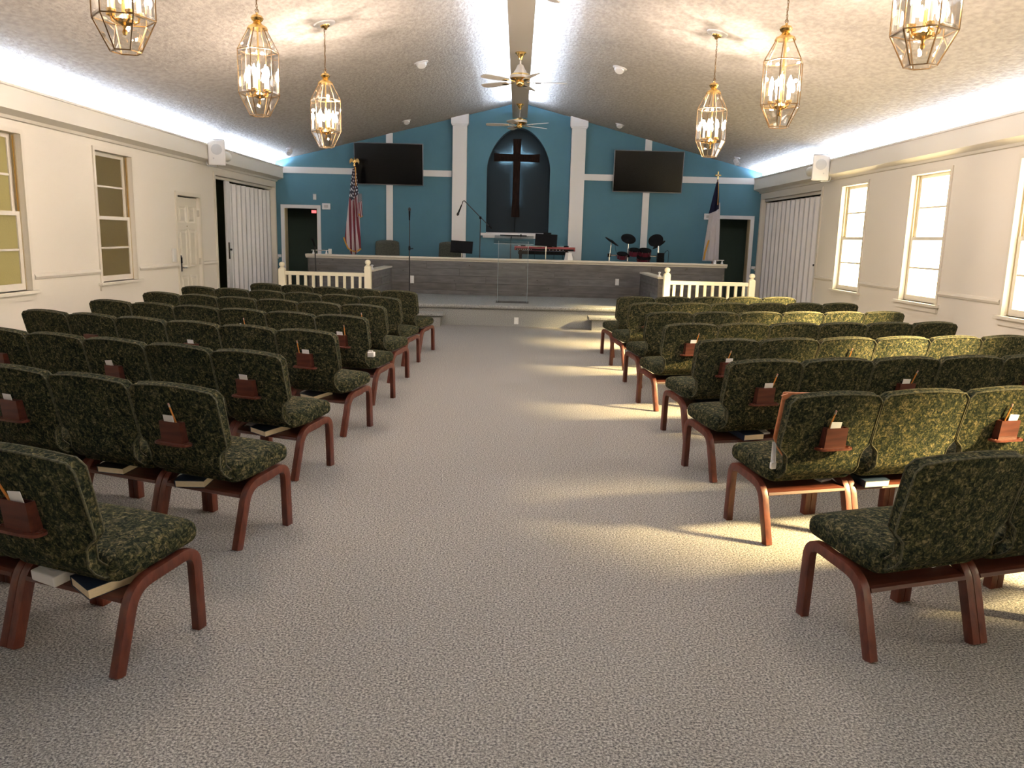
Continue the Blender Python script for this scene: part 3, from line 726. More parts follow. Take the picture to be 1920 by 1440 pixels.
def fan(y, rz, rod, label, cone=False):
    e = empty('ceiling_fan', (.0, y, 4.0), rz, label, 'ceiling fan', 'brass ceiling fans along the ridge beam')
    link('canopy', FM['canopy'], e)
    MB().cyl((0, 0, -.09), (0, 0, -.26), .012).build('downrod', M['fanblade'], e, smooth=40)
    mo = link('motor_housing', FM['motor'], e); link('motor_band', FM['band'], mo); link('switch_housing', FM['hub'], e)
    if cone: MB().lathe([(.02, -.155), (.04, -.165), (.065, -.22), (.10, -.27), (.11, -.284), (0, -.284)], 20).build('bell_cover', M['fanblade'], e, smooth=40)
    for i in range(5):
        b = link('blade', FM['blade'], e, (0, 0, 0), (0, 0, 2 * PI * i / 5)); link('blade_arm', FM['arm'], b)
fan(15.74, .628, 0, 'brass ceiling fan with pale blades nearest the arched niche')
fan(11.5, .03, 0, 'brass ceiling fan with white bell cover, middle of the ridge beam', True)
fan(7.17, 1.05, 0, 'pale-bladed ceiling fan farthest from the arched niche')

# ------------------------------------------------------------------ recessed and spot lights on the slopes
def spot(x, y, label, r=.10, kind='eyeball'):
    sgn = 1 if x > 0 else -1
    e = empty('recessed_light' if kind == 'eyeball' else 'spot_light', (x, y, cz(x)), 0, label, 'ceiling light'); e.rotation_euler = (0, math.atan(SL) * sgn, 0)
    MB().lathe([(0, -.001), (r, -.001), (r, -.012), (r * .8, -.018), (r * .72, -.010)], 24).build('trim_ring', M['spk'], e, smooth=40)
    if kind == 'eyeball':
        Mx = Matrix.Rotation(-.55, 4, 'X')
        MB().lathe([(r * .76, .0), (r * .74, -.03), (r * .62, -.055), (r * .5, -.06), (0, -.045)], 20, (0, 0, -.004), Mx).build('eyeball', M['spk'], e, smooth=50)
    else:
        MB().cyl((0, 0, -.01), (0, 0, -.045), .012).build('stem', M['white'], e)
        Mx = Matrix.Rotation(-.9, 4, 'X') @ Matrix.Rotation(.35 * -sgn, 4, 'Y')
        MB().lathe([(0, .06), (.03, .055), (.045, .03), (.052, -.07), (.045, -.07), (.042, -.02), (0, -.015)], 16, (0, 0, -.08), Mx).build('lamp_head', M['white'], e, smooth=50)
for x, y, lb, r, kd in ((-1.43, 12.04, 'white eyeball light in the ceiling slope, six-panel-door side of the fan', .105, 'eyeball'), (1.43, 12.07, 'white eyeball light in the ceiling slope, bright-window side of the fan', .105, 'eyeball'),
                        (-2.25, 16.42, 'small eyeball ceiling light above the television behind the striped flag', .09, 'eyeball'), (2.01, 16.64, 'small eyeball ceiling light above the television over the drums', .09, 'eyeball'),
                        (-4.56, 16.3, 'white adjustable spot near the cove above the green doorway', .06, 'spot'), (4.37, 16.5, 'white adjustable spot near the cove above the dark doorway', .06, 'spot')):
    spot(x, y, lb, r, kd)

# ------------------------------------------------------------------ chairs
PITCH = .525
def bent(path, half, x0, x1):
    """flat bar bent in the YZ plane"""
    pts = [Vector(p) for p in path]; ins = []; outs = []
    for i, p in enumerate(pts):
        a = pts[max(0, i - 1)]; b = pts[min(len(pts) - 1, i + 1)]; d = (b - a).normalized(); n = Vector((-d.y, d.x))
        ins.append(p - n * half); outs.append(p + n * half)
    t = MB(); n = len(pts); V = []
    for x in (x0, x1):
        V += [(x, *p) for p in ins] + [(x, *p) for p in outs]
    fs = []
    for i in range(n - 1):
        fs += [(i, i + 1, n + i + 1, n + i), (2 * n + i, 3 * n + i, 3 * n + i + 1, 2 * n + i + 1), (i, 2 * n + i, 2 * n + i + 1, i + 1), (n + i, n + i + 1, 3 * n + i + 1, 3 * n + i)]
    fs += [(0, n, 3 * n, 2 * n), (n - 1, 3 * n - 1, 4 * n - 1, 2 * n - 1)]
    return t.add(V, fs)
def fillet(pts, rads, n=6):
    out = [Vector(pts[0])]
    for i in range(1, len(pts) - 1):
        p = Vector(pts[i]); a = (Vector(pts[i - 1]) - p).normalized(); b = (Vector(pts[i + 1]) - p).normalized(); r = rads[i - 1]
        A, B = p + a * r, p + b * r
        for k in range(n + 1):
            u = k / n; out.append(A * (1 - u) ** 2 + p * 2 * u * (1 - u) + B * u * u)
    out.append(Vector(pts[-1])); return out
def chair_meshes():
    d = {}
    path = fillet([(.183, 0), (.172, .327), (-.118, .292), (-.203, 0)], [.07, .075], 7)
    d['frameL'] = bent(path, .021, -PITCH / 2 + .001, -PITCH / 2 + .036).mesh('side_frame', M['maho'], 40, .003)
    d['frameR'] = bent(path, .021, PITCH / 2 - .036, PITCH / 2 - .001).mesh('side_frame', M['maho'], 40, .003)
    d['shelf'] = MB().prism([(-.155, .245), (-.150, .258), (-.135, .263), (.11, .288), (.115, .275), (-.135, .247), (-.148, .240)], -PITCH / 2 + .037, PITCH / 2 - .037, 'x').mesh('book_shelf', M['maho2'])
    # seat
    def sh(p):
        u = p.y / .19
        zb = .345 if p.z < 0 else 0
        crown = .012 * (1 - (p.x / .26) ** 2) * (1 - u * u * .8)
        z = .385 + p.z * (1.0) + (crown if p.z > 0 else 0) + .018 * u
        x = p.x * (1 if u > -.55 else 1 - .10 * (-.55 - u) / .45)
        if p.z > 0 and u > .45: z -= .026 * ((u - .45) / .55) ** 2
        return Vector((x, p.y + .008, z))
    d['seat'] = rbox_mesh('seat', PITCH / 2 - .006, .190, .052, .034, 9, M['fabric'], sh)
    # back shell
    prof = [(-0.02, 0.331, 0.2), (-0.08, 0.333, 0.204), (-0.14, 0.338, 0.207), (-0.197, 0.35, 0.209), (-0.232, 0.375, 0.209), (-0.26, 0.407, 0.208), (-0.268, 0.442, 0.209), (-0.2785, 0.474, 0.214), (-0.28, 0.494, 0.228), (-0.282, 0.51, 0.248), (-0.284, 0.525, 0.256), (-0.294, 0.575, 0.2575), (-0.307, 0.635, 0.2575), (-0.32, 0.695, 0.2575), (-0.331, 0.745, 0.2575), (-0.337, 0.775, 0.2575), (-0.342, 0.8, 0.2575)]
    nu = 17; nv = len(prof); TH = .042
    def pt(i, j):
        y, z, wd = prof[j]; u = -1 + 2 * i / (nu - 1); u = math.copysign(abs(u) ** .85, u)
        w2 = wd
        if z > .515:
            e = abs(u); zt = .799 - .022 * u * u
            if e > .90: zt -= .022 * ((e - .90) / .10) ** 2.2
            z = .515 + (z - .515) * (zt - .515) / (.80 - .515)
        cur = (.024 if z > .50 else .024 * max(0, (z - .36) / .14)) * u * u
        return Vector((u * w2, y + cur, z))
    back = [[pt(i, j) for j in range(nv)] for i in range(nu)]
    def nrm(i, j):
        a = back[min(i + 1, nu - 1)][j] - back[max(i - 1, 0)][j]; b = back[i][min(j + 1, nv - 1)] - back[i][max(j - 1, 0)]
        n = a.cross(b).normalized(); return n if n.y > 0 or n.z > .8 else -n
    front = [[back[i][j] + nrm(i, j) * (TH if j > 2 else TH * .5) for j in range(nv)] for i in range(nu)]
    t = MB(); V = []; ix = {}
    for nm, g in (('b', back), ('f', front)):
        for i in range(nu):
            for j in range(nv): ix[nm, i, j] = len(V); V.append(g[i][j])
    fs = []
    for i in range(nu - 1):
        for j in range(nv - 1):
            fs.append((ix['b', i, j], ix['b', i + 1, j], ix['b', i + 1, j + 1], ix['b', i, j + 1]))
            fs.append((ix['f', i, j], ix['f', i, j + 1], ix['f', i + 1, j + 1], ix['f', i + 1, j]))
    for i in range(nu - 1):
        for j in (0, nv - 1): fs.append((ix['b', i, j], ix['b', i + 1, j], ix['f', i + 1, j], ix['f', i, j]))
    for j in range(nv - 1):
        for i in (0, nu - 1): fs.append((ix['b', i, j], ix['b', i, j + 1], ix['f', i, j + 1], ix['f', i, j]))
    t.add(V, fs); d['back'] = t.mesh('backrest', M['fabric'], 50)
    def rim(g, off):
        L_ = [g[0][j] for j in range(1, nv)] + [g[i][nv - 1] for i in range(1, nu)] + [g[nu - 1][j] for j in range(nv - 2, 0, -1)]
        return L_
    d['pipe'] = MB().tube(rim(back, 0), .0042, 6).mesh('piping', M['piping'], 60)
    d['pipe2'] = MB().tube(rim(front, 0), .004, 6).mesh('piping', M['piping'], 60)
    # card holder on the back: a slanted pocket with a lipped tray
    t = MB()
    def hb(x, dep, z): return (x, -.284 - (z - .525) * .211 - dep, z)
    A = [hb(-.06, 0, .53), hb(.06, 0, .53), hb(.06, .044, .53), hb(-.06, .044, .53), hb(-.06, 0, .632), hb(.06, 0, .632), hb(.06, .034, .632), hb(-.06, .034, .632)]
    B = [hb(-.055, .004, .632), hb(.055, .004, .632), hb(.055, .030, .632), hb(-.055, .030, .632), hb(-.055, .004, .55), hb(.055, .004, .55), hb(.055, .036, .55), hb(-.055, .036, .55)]
    t.add(A + B, [(3, 2, 6, 7), (0, 3, 7, 4), (1, 5, 6, 2), (0, 4, 5, 1), (0, 1, 2, 3), (4, 7, 15 - 4, 8), (5, 9, 10, 6), (4, 8, 9, 5), (7, 6, 10, 11), (8, 12, 13, 9), (10, 14, 15, 11), (8, 11, 15, 12), (9, 13, 14, 10), (12, 13, 14, 15)])
    d['holder'] = t.mesh('card_holder', M['maho2'])
    tr = MB(); out = []
    for k in range(24):
        a = 2 * PI * k / 24; out.append((math.copysign(abs(math.cos(a)) ** .5, math.cos(a)) * .098, -.318 + math.copysign(abs(math.sin(a)) ** .6, math.sin(a)) * .034))
    tr.prism(out, .521, .531, 'z')
    for x in (-.079, .079): tr.lathe([(.014, .531), (.014, .534), (.010, .534), (.010, .5312)], 10, (x, -.318, 0))
    d['tray'] = tr.mesh('tray', M['maho'], 40)
    return d
CM = chair_meshes()
ORD = ['first', 'second', 'third', 'fourth', 'fifth', 'sixth', 'seventh', 'eighth']
def chair(x, y, rz, label, holder):
    e = empty('upholstered_chair', (x, y, 0), rz, label, 'chair', 'green floral chairs set out in angled rows')
    link('side_frame', CM['frameL'], e); link('side_frame', CM['frameR'], e); link('book_shelf', CM['shelf'], e); link('seat', CM['seat'], e)
    b = link('backrest', CM['back'], e); link('piping', CM['pipe'], b); link('piping', CM['pipe2'], b)
    if holder:
        h = link('card_holder', CM['holder'], e); link('tray', CM['tray'], h)
    return e
FL = [(-1.152, 2.827), (-1.133, 3.946), (-1.165, 5.047), (-1.109, 6.158), (-1.103, 7.299), (-1.12, 8.4), (-1.133, 9.483), (-1.073, 10.568)]
FR = [(1.246, 3.075), (1.232, 4.207), (1.208, 5.256), (1.247, 6.291), (1.203, 7.373), (1.223, 8.484), (1.203, 9.621), (1.195, 10.627)]
NL = [3, 4, 6, 6, 6, 6, 6, 5]; NR = [3, 5, 6, 6, 6, 6, 6, 5]
AL = [20.8, 21.0, 21.0, 20.6, 19.8, 20.8, 20.8, 22.0]; AR = [18.5, 15.5, 16.2, 16.5, 16.4, 16.6, 17.2, 16.4]
HOLD = {(-1, 0): [0, 2], (-1, 1): [0, 2], (-1, 2): [0, 2, 4], (-1, 3): [0, 2, 4], (-1, 4): [0, 2, 4], (-1, 5): [0, 2, 4], (-1, 6): [2, 4], (-1, 7): [],
        (1, 0): [1], (1, 1): [0, 2, 4], (1, 2): [0, 2, 4], (1, 3): [0, 2, 4], (1, 4): [0, 2, 4], (1, 5): [2, 4], (1, 6): [0, 2, 4], (1, 7): []}
CH = {}
for s, FF, NN, AA in ((-1, FL, NL, AL), (1, FR, NR, AR)):
    for r, (fx, fy) in enumerate(FF):
        a = math.radians(AA[r]); u = Vector((s * math.cos(a), math.sin(a))); f = Vector((-s * math.sin(a), math.cos(a)))
        for j in range(NN[r]):
            c = Vector((fx, fy)) + u * (PITCH * (j + .5) - .018) - f * .185
            rowname = ORD[7 - r]
            side = 'six-panel-door side' if s < 0 else 'bright-window side'
            seatname = 'aisle seat' if j == 0 else ORD[j] + ' seat from the aisle'
            lb = 'green floral chair, %s, %s row from stage, %s' % (seatname, rowname, side)
            CH[s, r, j] = chair(c.x, c.y, s * a, lb, j in HOLD[s, r])

# cards and pencils in the holders
card = MB().box(-.029, .029, -.0012, .0012, 0, .1125).mesh('offering_card', M['paper'])
pm = MB().cyl((0, 0, 0), (0, 0, .155), .0042, n=6); pencil_me = pm.mesh('pencil', M['pencil'])
ferr = MB().cyl((0, 0, .155), (0, 0, .166), .0046, n=8).mesh('ferrule', M['pencil2']); eras = MB().cyl((0, 0, .166), (0, 0, .174), .0042, n=8).mesh('eraser', pbr('eraser_pink', (.55, .30, .26), .8))
def place_local(me, name, ch, lx, ly, lz, rot, label, cat, group):
    Mx = Matrix.Translation(ch.location) @ Matrix.Rotation(ch.rotation_euler.z, 4, 'Z') @ Matrix.Translation((lx, ly, lz)) @ rot
    o = bpy.data.objects.new(name, me); C.objects.link(o); o.matrix_world = Mx
    return tag(o, label, cat, group)
def where(s, r, j):
    return ('aisle' if j == 0 else ORD[j]) + ' chair, ' + ORD[7 - r] + ' row from stage, ' + ('six-panel-door side' if s < 0 else 'bright-window side')
CARDS = {(-1, 0, 0): (.012, -.10), (-1, 1, 0): (-.012, 0), (-1, 1, 2): (-.015, 0), (-1, 2, 0): (-.01, 0), (-1, 2, 2): (-.016, -.12), (-1, 3, 0): (.015, 0), (-1, 3, 2): (.0, 0), (-1, 4, 0): (.0, 0), (-1, 4, 2): (.0, .2), (-1, 4, 4): (0, 0),
         (1, 1, 0): (-.008, .04), (1, 1, 2): (.015, .08), (1, 2, 0): (.016, 0), (1, 2, 2): (-.012, .05), (1, 3, 0): (0, 0), (1, 4, 0): (.014, 0), (1, 6, 0): (.01, 0), (1, 1, 4): (0, 0)}
PENC = {(-1, 0, 0): (-.012, -.42), (-1, 1, 0): (.036, -.22), (-1, 3, 0): (-.045, -.05), (-1, 4, 0): (.045, .02), (-1, 4, 2): (.04, 0), (-1, 5, 0): (.01, -.05),
        (1, 1, 0): (-.045, .17), (1, 1, 2): (-.032, .16), (1, 2, 0): (.030, .22), (1, 2, 2): (.024, .26), (1, 3, 0): (-.03, .22), (1, 3, 2): (.0, .15), (1, 4, 0): (.035, .15)}
for (s, r, j), (x, t_) in CARDS.items():
    if (s, r, j) in CH:
        place_local(card, 'offering_card', CH[s, r, j], x, -.3095, .5505 + .029 * abs(math.sin(t_)), Matrix.Rotation(t_, 4, 'Y') @ Matrix.Rotation(.21, 4, 'X'), 'white card in the holder on the ' + where(s, r, j), 'card', 'cards in the chair-back holders')
for (s, r, j), (x, t_) in PENC.items():
    if (s, r, j) in CH:
        o = place_local(pencil_me, 'pencil', CH[s, r, j], x, -.3005, .552, Matrix.Rotation(t_, 4, 'Y') @ Matrix.Rotation(.21, 4, 'X'), 'pencil in the holder on the ' + where(s, r, j), 'pencil', 'pencils in the chair-back holders')
        link('ferrule', ferr, o); link('eraser', eras, o)

# books and papers on the shelves under the seats
def book(ch, lx, ly, wd, dp, th, rot, cover, label, up=0):
    x, y = lx, ly; ly -= .045; y = ly; th *= 1.2; z = .2632 + (ly + .135) * .102 + up
    Mx = Matrix.Translation(ch.location) @ Matrix.Rotation(ch.rotation_euler.z, 4, 'Z') @ Matrix.Translation((x, y, z)) @ Matrix.Rotation(.1017, 4, 'X') @ Matrix.Rotation(rot, 4, 'Z')
    e = empty('hymn_book', (0, 0, 0), 0, label, 'book', 'books on the shelves under the seats'); e.matrix_world = Mx
    MB().box(-wd / 2 + .004, wd / 2 - .001, -dp / 2 + .003, dp / 2 - .003, .0025, th - .0025).build('pages', M['cream_paper'], e)
    cm_ = MB(); cm_.box(-wd / 2, wd / 2, -dp / 2, dp / 2, 0, .0025); cm_.box(-wd / 2, wd / 2, -dp / 2, dp / 2, th - .0025, th); cm_.box(-wd / 2, -wd / 2 + .003, -dp / 2, dp / 2, 0, th)
    cm_.build('cover', M[cover], e); return e
book(CH[-1, 0, 0], .10, -.03, .15, .21, .032, -.35, 'navy', 'thick blue-covered book under the aisle chair farthest from stage, beside tissue box')
book(CH[-1, 1, 0], -.09, -.03, .15, .20, .030, .3, 'navy', 'blue-covered book under aisle chair in seventh row from stage, six-panel-door side')
book(CH[-1, 1, 1], -.07, -.02, .16, .20, .028, .1, 'bookred', 'dark book under second chair in seventh row from stage, six-panel-door side')
book(CH[-1, 2, 0], -.008, -.05, .16, .19, .030, -.3, 'navy', 'open-edged blue book under aisle chair in sixth row from stage')
book(CH[-1, 3, 0], -.06, -.05, .16, .19, .026, -.25, 'bookred', 'dark book under aisle chair in fifth row from stage, six-panel-door side')
book(CH[1, 2, 0], .035, -.04, .15, .19, .033, .05, 'navy', 'thick navy book under aisle chair in sixth row from stage, bright-window side')
book(CH[1, 1, 1], -.12, -.03, .15, .20, .030, 0, 'navy', 'navy book under second chair in seventh row from stage, bright-window side')
book(CH[1, 3, 0], .02, -.02, .18, .20, .026, 0, 'navy', 'navy book under aisle chair in fifth row from stage, bright-window side')
book(CH[1, 4, 0], .04, -.02, .18, .20, .026, 0, 'navy', 'navy book under aisle chair in fourth row from stage, bright-window side')
def sheet(ch, lx, ly, rot, label):
    z = .2632 + (ly + .135) * .102
    Mx = Matrix.Translation(ch.location) @ Matrix.Rotation(ch.rotation_euler.z, 4, 'Z') @ Matrix.Translation((lx, ly, z)) @ Matrix.Rotation(.1017, 4, 'X') @ Matrix.Rotation(rot, 4, 'Z')
    o = MB().box(-.042, .042, -.09, .09, 0, .012).build('folded_bulletin', M['paper'], None, bevel=.002); o.matrix_world = Mx
    tag(o, label, 'paper', 'folded bulletins under the seats')
sheet(CH[1, 0, 0], .155, .02, .25, 'white folded bulletins under the aisle chair farthest from stage, bright-window side')
sheet(CH[1, 1, 0], .15, .02, .3, 'white folded bulletins under the aisle chair holding the tan bag')
sheet(CH[1, 2, 0], .172, .0, .1, 'white folded bulletins beside the thick navy book, bright-window side')
sheet(CH[-1, 2, 0], -.172, .02, -.1, 'pale folded bulletins beside the open-edged blue book')
# tissue box under the near aisle chair
ch = CH[-1, 0, 0]
Mx = Matrix.Translation(ch.location) @ Matrix.Rotation(ch.rotation_euler.z, 4, 'Z') @ Matrix.Translation((-.10, -.075, .2694)) @ Matrix.Rotation(.1017, 4, 'X') @ Matrix.Rotation(-.1, 4, 'Z')
e = empty('tissue_box', (0, 0, 0), 0, 'white tissue pack with a tissue pulled out, on shelf beside blue-covered book', 'tissues'); e.matrix_world = Mx
MB().box(-.065, .065, -.10, .10, 0, .040).build('carton', M['paper'], e, bevel=.006)
t = MB(); rnd = random.Random(4); g = [[Vector((-.045 + .03 * i, -.075 + .03 * j, .041 + rnd.uniform(.001, .012))) for j in range(6)] for i in range(4)]
t.add([p for r_ in g for p in r_], [(i * 6 + j, (i + 1) * 6 + j, (i + 1) * 6 + j + 1, i * 6 + j + 1) for i in range(3) for j in range(5)]); t.build('tissue', M['paper'], e)
# white pack on a seat
ch = CH[-1, 4, 0]
Mx = Matrix.Translation(ch.location) @ Matrix.Rotation(ch.rotation_euler.z, 4, 'Z') @ Matrix.Translation((.17, -.130, .4245)) @ Matrix.Rotation(.25, 4, 'Z')
e = empty('tissue_pack', (0, 0, 0), 0, 'small white tissue pack lying on an aisle seat, fourth row from stage', 'tissues'); e.matrix_world = Mx
MB().box(-.055, .055, -.03, .03, 0, .045).build('wrapper', M['paper'], e, bevel=.008); MB().box(-.04, .04, -.012, .012, .045, .058).build('tissue', M['paper'], e, bevel=.004)
# tan bag leaning against the front of an aisle backrest
ch = CH[1, 1, 0]
e = empty('handbag', ch.location, ch.rotation_euler.z, 'tan leather bag leaning on an aisle chair, its corner and tassels showing', 'bag')
def shb(p):
    z = p.z + .612 - .035 * (p.x + .25) * (1 if p.z > 0 else 0); k = max(0, min(1, (z - .47) / .06)); x = p.x * (.76 + .24 * k) - .013 * k
    return Vector((x, -.2195 - .211 * (z - .505) + .024 * (x / .2575) ** 2 + p.y, z))
link('bag_body', rbox_mesh('bag_body', .252, .008, .193, .007, 8, M['leather'], shb), e)
MB().add([(-.255, -.285, .800), (-.285, -.280, .790), (-.270, -.275, .768), (-.255, -.28, .775), (-.255, -.275, .800), (-.285, -.27, .790), (-.270, -.265, .768), (-.255, -.27, .775)], [(0, 1, 2, 3), (4, 7, 6, 5), (0, 4, 5, 1), (1, 5, 6, 2), (2, 6, 7, 3), (3, 7, 4, 0)]).build('corner_tab', M['leather'], e)
tm = MB()
for i in range(4): tm.tube([(-.246 - .005 * i, -.203, .540), (-.246 - .006 * i, -.207, .505), (-.246 - .007 * i, -.21, .47), (-.244 - .008 * i, -.212, .44)], .003, 5)
tm.build('tassel_cords', M['paper'], e)
MB().box(-.272, -.242, -.222, -.205, .405, .44).build('tassel_tag', M['paper'], e, bevel=.006)

# ------------------------------------------------------------------ things on the stage
UP = .58
# clear pulpit
e = empty('acrylic_pulpit', (-.045, 14.4, PZ), 0, 'clear acrylic pulpit standing at the front of the stage', 'pulpit')
MB().box(-.30, .29, -.20, .22, .001, .010).build('base_plate', M['acrylic'], e)
MB().box(-.265, .255, -.16, -.148, .016, 1.09).build('front_panel', M['acrylic'], e)
for x in (-.27, .258):
    p = MB().box(x - .006, x + .006, -.16, .14, .016, 1.09).build('side_panel', M['acrylic'], e)
    MB().box(x - .003, x + .003, -.162, -.160, .016, 1.09).build('edge', M['acrylicedge'], p)
t = MB().box(-.35, .35, -.006, .006, -.22, .22); t.v = [tuple(Matrix.Translation((0, .0, 1.12)) @ Matrix.Rotation(-1.25, 4, 'X') @ Vector(v)) for v in t.v]; t.build('book_top', M['acrylic'], e)
t = MB().box(-.35, .35, -.006, .006, -.006, .0); t.v = [tuple(Matrix.Translation((0, -.215, 1.045)) @ Vector(v)) for v in t.v]; t.build('lip', M['acrylicedge'], e)

def tripod(e, r, h0):
    for i in range(3):
        a = 2 * PI * i / 3 + .4
        MB().tube([(0, 0, h0), (r * .5 * math.cos(a), r * .5 * math.sin(a), h0 * .55), (r * math.cos(a), r * math.sin(a), .012)], .009).build('leg', M['blackmetal'], e, smooth=50)
def mic_head(e, p, d, long=False):
    p = Vector(p); d = Vector(d).normalized()
    MB().tube([p, p + d * .05, p + d * .12, p + d * .17], [.011, .013, .016, .017], 10).build('microphone', M['black'], e, smooth=50)
    mh = e.children[-1]
    MB().tube([p + d * .165, p + d * .18, p + d * .205, p + d * .225, p + d * .235], [.017, .025, .027, .018, .005], 12).build('mic_grille', M['blackmetal'], mh, smooth=60)
e = empty('microphone_stand', (-1.99, 15.0, PZ), 0, 'black straight microphone stand on the stage by the grey boards', 'microphone stand')
MB().cyl((0, 0, .02), (0, 0, .92), .011).cyl((0, 0, .9), (0, 0, 1.44), .008).build('pole', M['blackmetal'], e, smooth=40)
MB().lathe([(.13, 0), (.13, .012), (.03, .03), (.018, .05), (0, .05)], 20).build('round_base', M['blackmetal'], e, smooth=40)
MB().lathe([(.016, .87), (.02, .88), (.02, .93), (.014, .95)], 12).cyl((.0, 0, .90), (.07, 0, .905), .008).build('clutch', M['black'], e, smooth=40)
mic_head(e, (0, -.01, 1.42), (.02, -.12, 1))
e = empty('microphone_stand', (-.75, 16.5, UP), 0, 'black boom microphone stand with angled arm beside the white pilaster', 'microphone stand')
tripod(e, .28, .25)
MB().cyl((0, 0, .2), (0, 0, 1.31), .010).build('pole', M['blackmetal'], e, smooth=40)
MB().cyl((.235, 0, 1.10), (-.335, 0, 1.645), .0085).build('boom_arm', M['blackmetal'], e, smooth=40)
MB().cyl((.17, 0, 1.155), (.235, 0, 1.10), .016).build('counterweight', M['black'], e, smooth=40)
MB().lathe([(.02, 1.29), (.022, 1.30), (.022, 1.33), (.012, 1.34)], 10).build('clutch', M['black'], e)
MB().tube([(-.335, 0, 1.645), (-.36, 0, 1.63), (-.375, 0, 1.58), (-.39, 0, 1.545)], .008).build('gooseneck', M['blackmetal'], e, smooth=50)
mic_head(e, (-.385, 0, 1.56), (-.12, 0, -.30), True)
e = empty('microphone_stand', (-3.79, 15.25, 0), 0, 'black microphone stand at floor level behind the ivory railing', 'microphone stand')
tripod(e, .30, .30)
MB().cyl((0, 0, .2), (-.03, 0, 1.25), .011).build('pole', M['blackmetal'], e, smooth=40)
MB().tube([(-.03, 0, 1.25), (-.05, 0, 1.33), (-.075, 0, 1.40)], [.012, .016, .02]).build('microphone', M['black'], e, smooth=50)

def music_stand(x, y, zf, hz, label, rz=0, mic=False):
    e = empty('music_stand', (x, y, zf), rz, label, 'music stand')
    tripod(e, .26, .22)
    MB().cyl((0, .03, .15), (0, .03, hz - .1), .012).build('pole', M['chrome'] if not mic else M['blackmetal'], e, smooth=40)
    Mx = Matrix.Translation((0, 0, hz)) @ Matrix.Rotation(-.30, 4, 'X') @ Matrix.Rotation(.04, 4, 'Y')
    t = MB().box(-.225, .225, -.004, .004, -.125, .125); t.box(-.225, .225, -.05, 0, -.13, -.122); t.v = [tuple(Mx @ Vector(v)) for v in t.v]
    t.build('desk', M['black'], e)
    return e
music_stand(-1.12, 16.45, UP, .72, 'black music stand in front of the upholstered stage chair')
ms = music_stand(.60, 16.48, UP, .90, 'black music stand in front of the red keyboard')
MB().box(-.06, .10, -.01, .02, 1.015, 1.05).build('clip_lamp', M['black'], ms)
e = empty('music_stand', (-.12, 16.4, UP), 0, 'thin black stand with a flat bar behind the clear pulpit', 'music stand')
tripod(e, .22, .2)
MB().cyl((0, 0, .15), (0, 0, .93), .010).build('pole', M['blackmetal'], e, smooth=40)
MB().box(-.22, .32, -.012, .012, .965, .985).build('cross_bar', M['black'], e); MB().tube([(0, 0, .90), (.02, 0, .925), (0, 0, .965)], .008).build('neck', M['blackmetal'], e)
MB().box(.19, .215, -.02, .02, .955, 1.005).build('clip', M['black'], e)

# red keyboard on stand
e = empty('keyboard_piano', (.585, 16.85, UP), 0, 'red stage keyboard on a black stand', 'keyboard')
b = MB().box(-.63, .63, -.15, .15, .68, .765).build('body', M['red'], e, bevel=.008)
MB().box(-.60, .60, -.152, -.149, .685, .72).build('rear_panel', M['black'], b)
for i in range(8): MB().cyl((-.56 + .04 * i, -.153, .70), (-.56 + .04 * i, -.160, .70), .007, n=8).build('jack', M['chrome'], b)
for i in range(5): MB().cyl((.1 + .07 * i, -.153, .70), (.1 + .07 * i, -.160, .70), .007, n=8).build('jack', M['chrome'], b)
kk = MB()
for i in range(40): kk.box(-.56 + i * .028, -.533 + i * .028, .0, .14, .765, .775)
o = kk.build('keys', M['keys'], b); o['kind'] = 'stuff'
for x, h in ((-.5, .02), (.05, .03), (.40, .025)): MB().box(x, x + .1, -.06, .02, .765, .765 + h).build('knob_block', M['black'], b)
for x in (-.5, .45):
    t = MB().box(x - .03, x + .03, -.12, -.06, .02, .68); t.build('stand_leg', M['black'], e)
    MB().box(x - .03, x + .03, -.2, .25, 0, .03).build('stand_foot', M['black'], e)
MB().box(-.55, .5, -.10, -.07, .60, .67).build('stand_beam', M['black'], e)
for x, y0 in ((-.2, .55), (.2, .5), (.38, .52), (.44, .5)):
    MB().tube([(x, -.15, .69), (x - .01, -.17, .55), (x + .01, -.16, .3), (x, -.1, .01)], .004).build('cable', M['black'], e)

# electronic drum kit
e = empty('drum_kit', (2.5, 16.6, UP), 0, 'electronic drum kit with black cymbal pads and red drums', 'drums')
def cyl_pad(name, c, r, tilt, mat):
    Mx = Matrix.Translation(c) @ tilt
    t = MB(); t.lathe([(0, .018), (.03, .016), (.05, .008), (r * .97, -.006), (r, -.010), (r * .97, -.014), (.02, -.006), (0, -.006)], 24)
    t.v = [tuple(Mx @ Vector(v)) for v in t.v]; return t.build(name, mat, e, smooth=50)
RX, RY = (lambda a: Matrix.Rotation(a, 4, 'X')), (lambda a: Matrix.Rotation(a, 4, 'Y'))
for c, r, tl in (((-.54, 0, .91), .165, RY(.55) @ RX(.18)), ((-.20, .05, .975), .155, RY(.12) @ RX(.72)), ((.35, 0, .955), .155, RY(-.55) @ RX(.85)), ((.45, .18, .87), .15, RY(-.62) @ RX(.1))):
    cyl_pad('cymbal_pad', c, r, tl, M['black'])
for a, b_, r in (((-.58, 0, .60), (-.555, 0, .89), .010), ((-.20, .04, .62), (-.20, .04, .90), .013), ((.415, 0, .62), (.415, .02, .86), .013), ((.46, .17, .6), (.45, .17, .85), .010)):
    MB().cyl(a, b_, r).build('cymbal_post', M['chrome'], e, smooth=40)
for x in (-.58, -.20, .45): MB().cyl((x, .05, 0), (x, .05, .64), .018).build('rack_leg', M['chrome'], e, smooth=40)
MB().cyl((-.62, .05, .625), (.5, .05, .625), .017).build('rack_bar', M['chrome'], e, smooth=40)
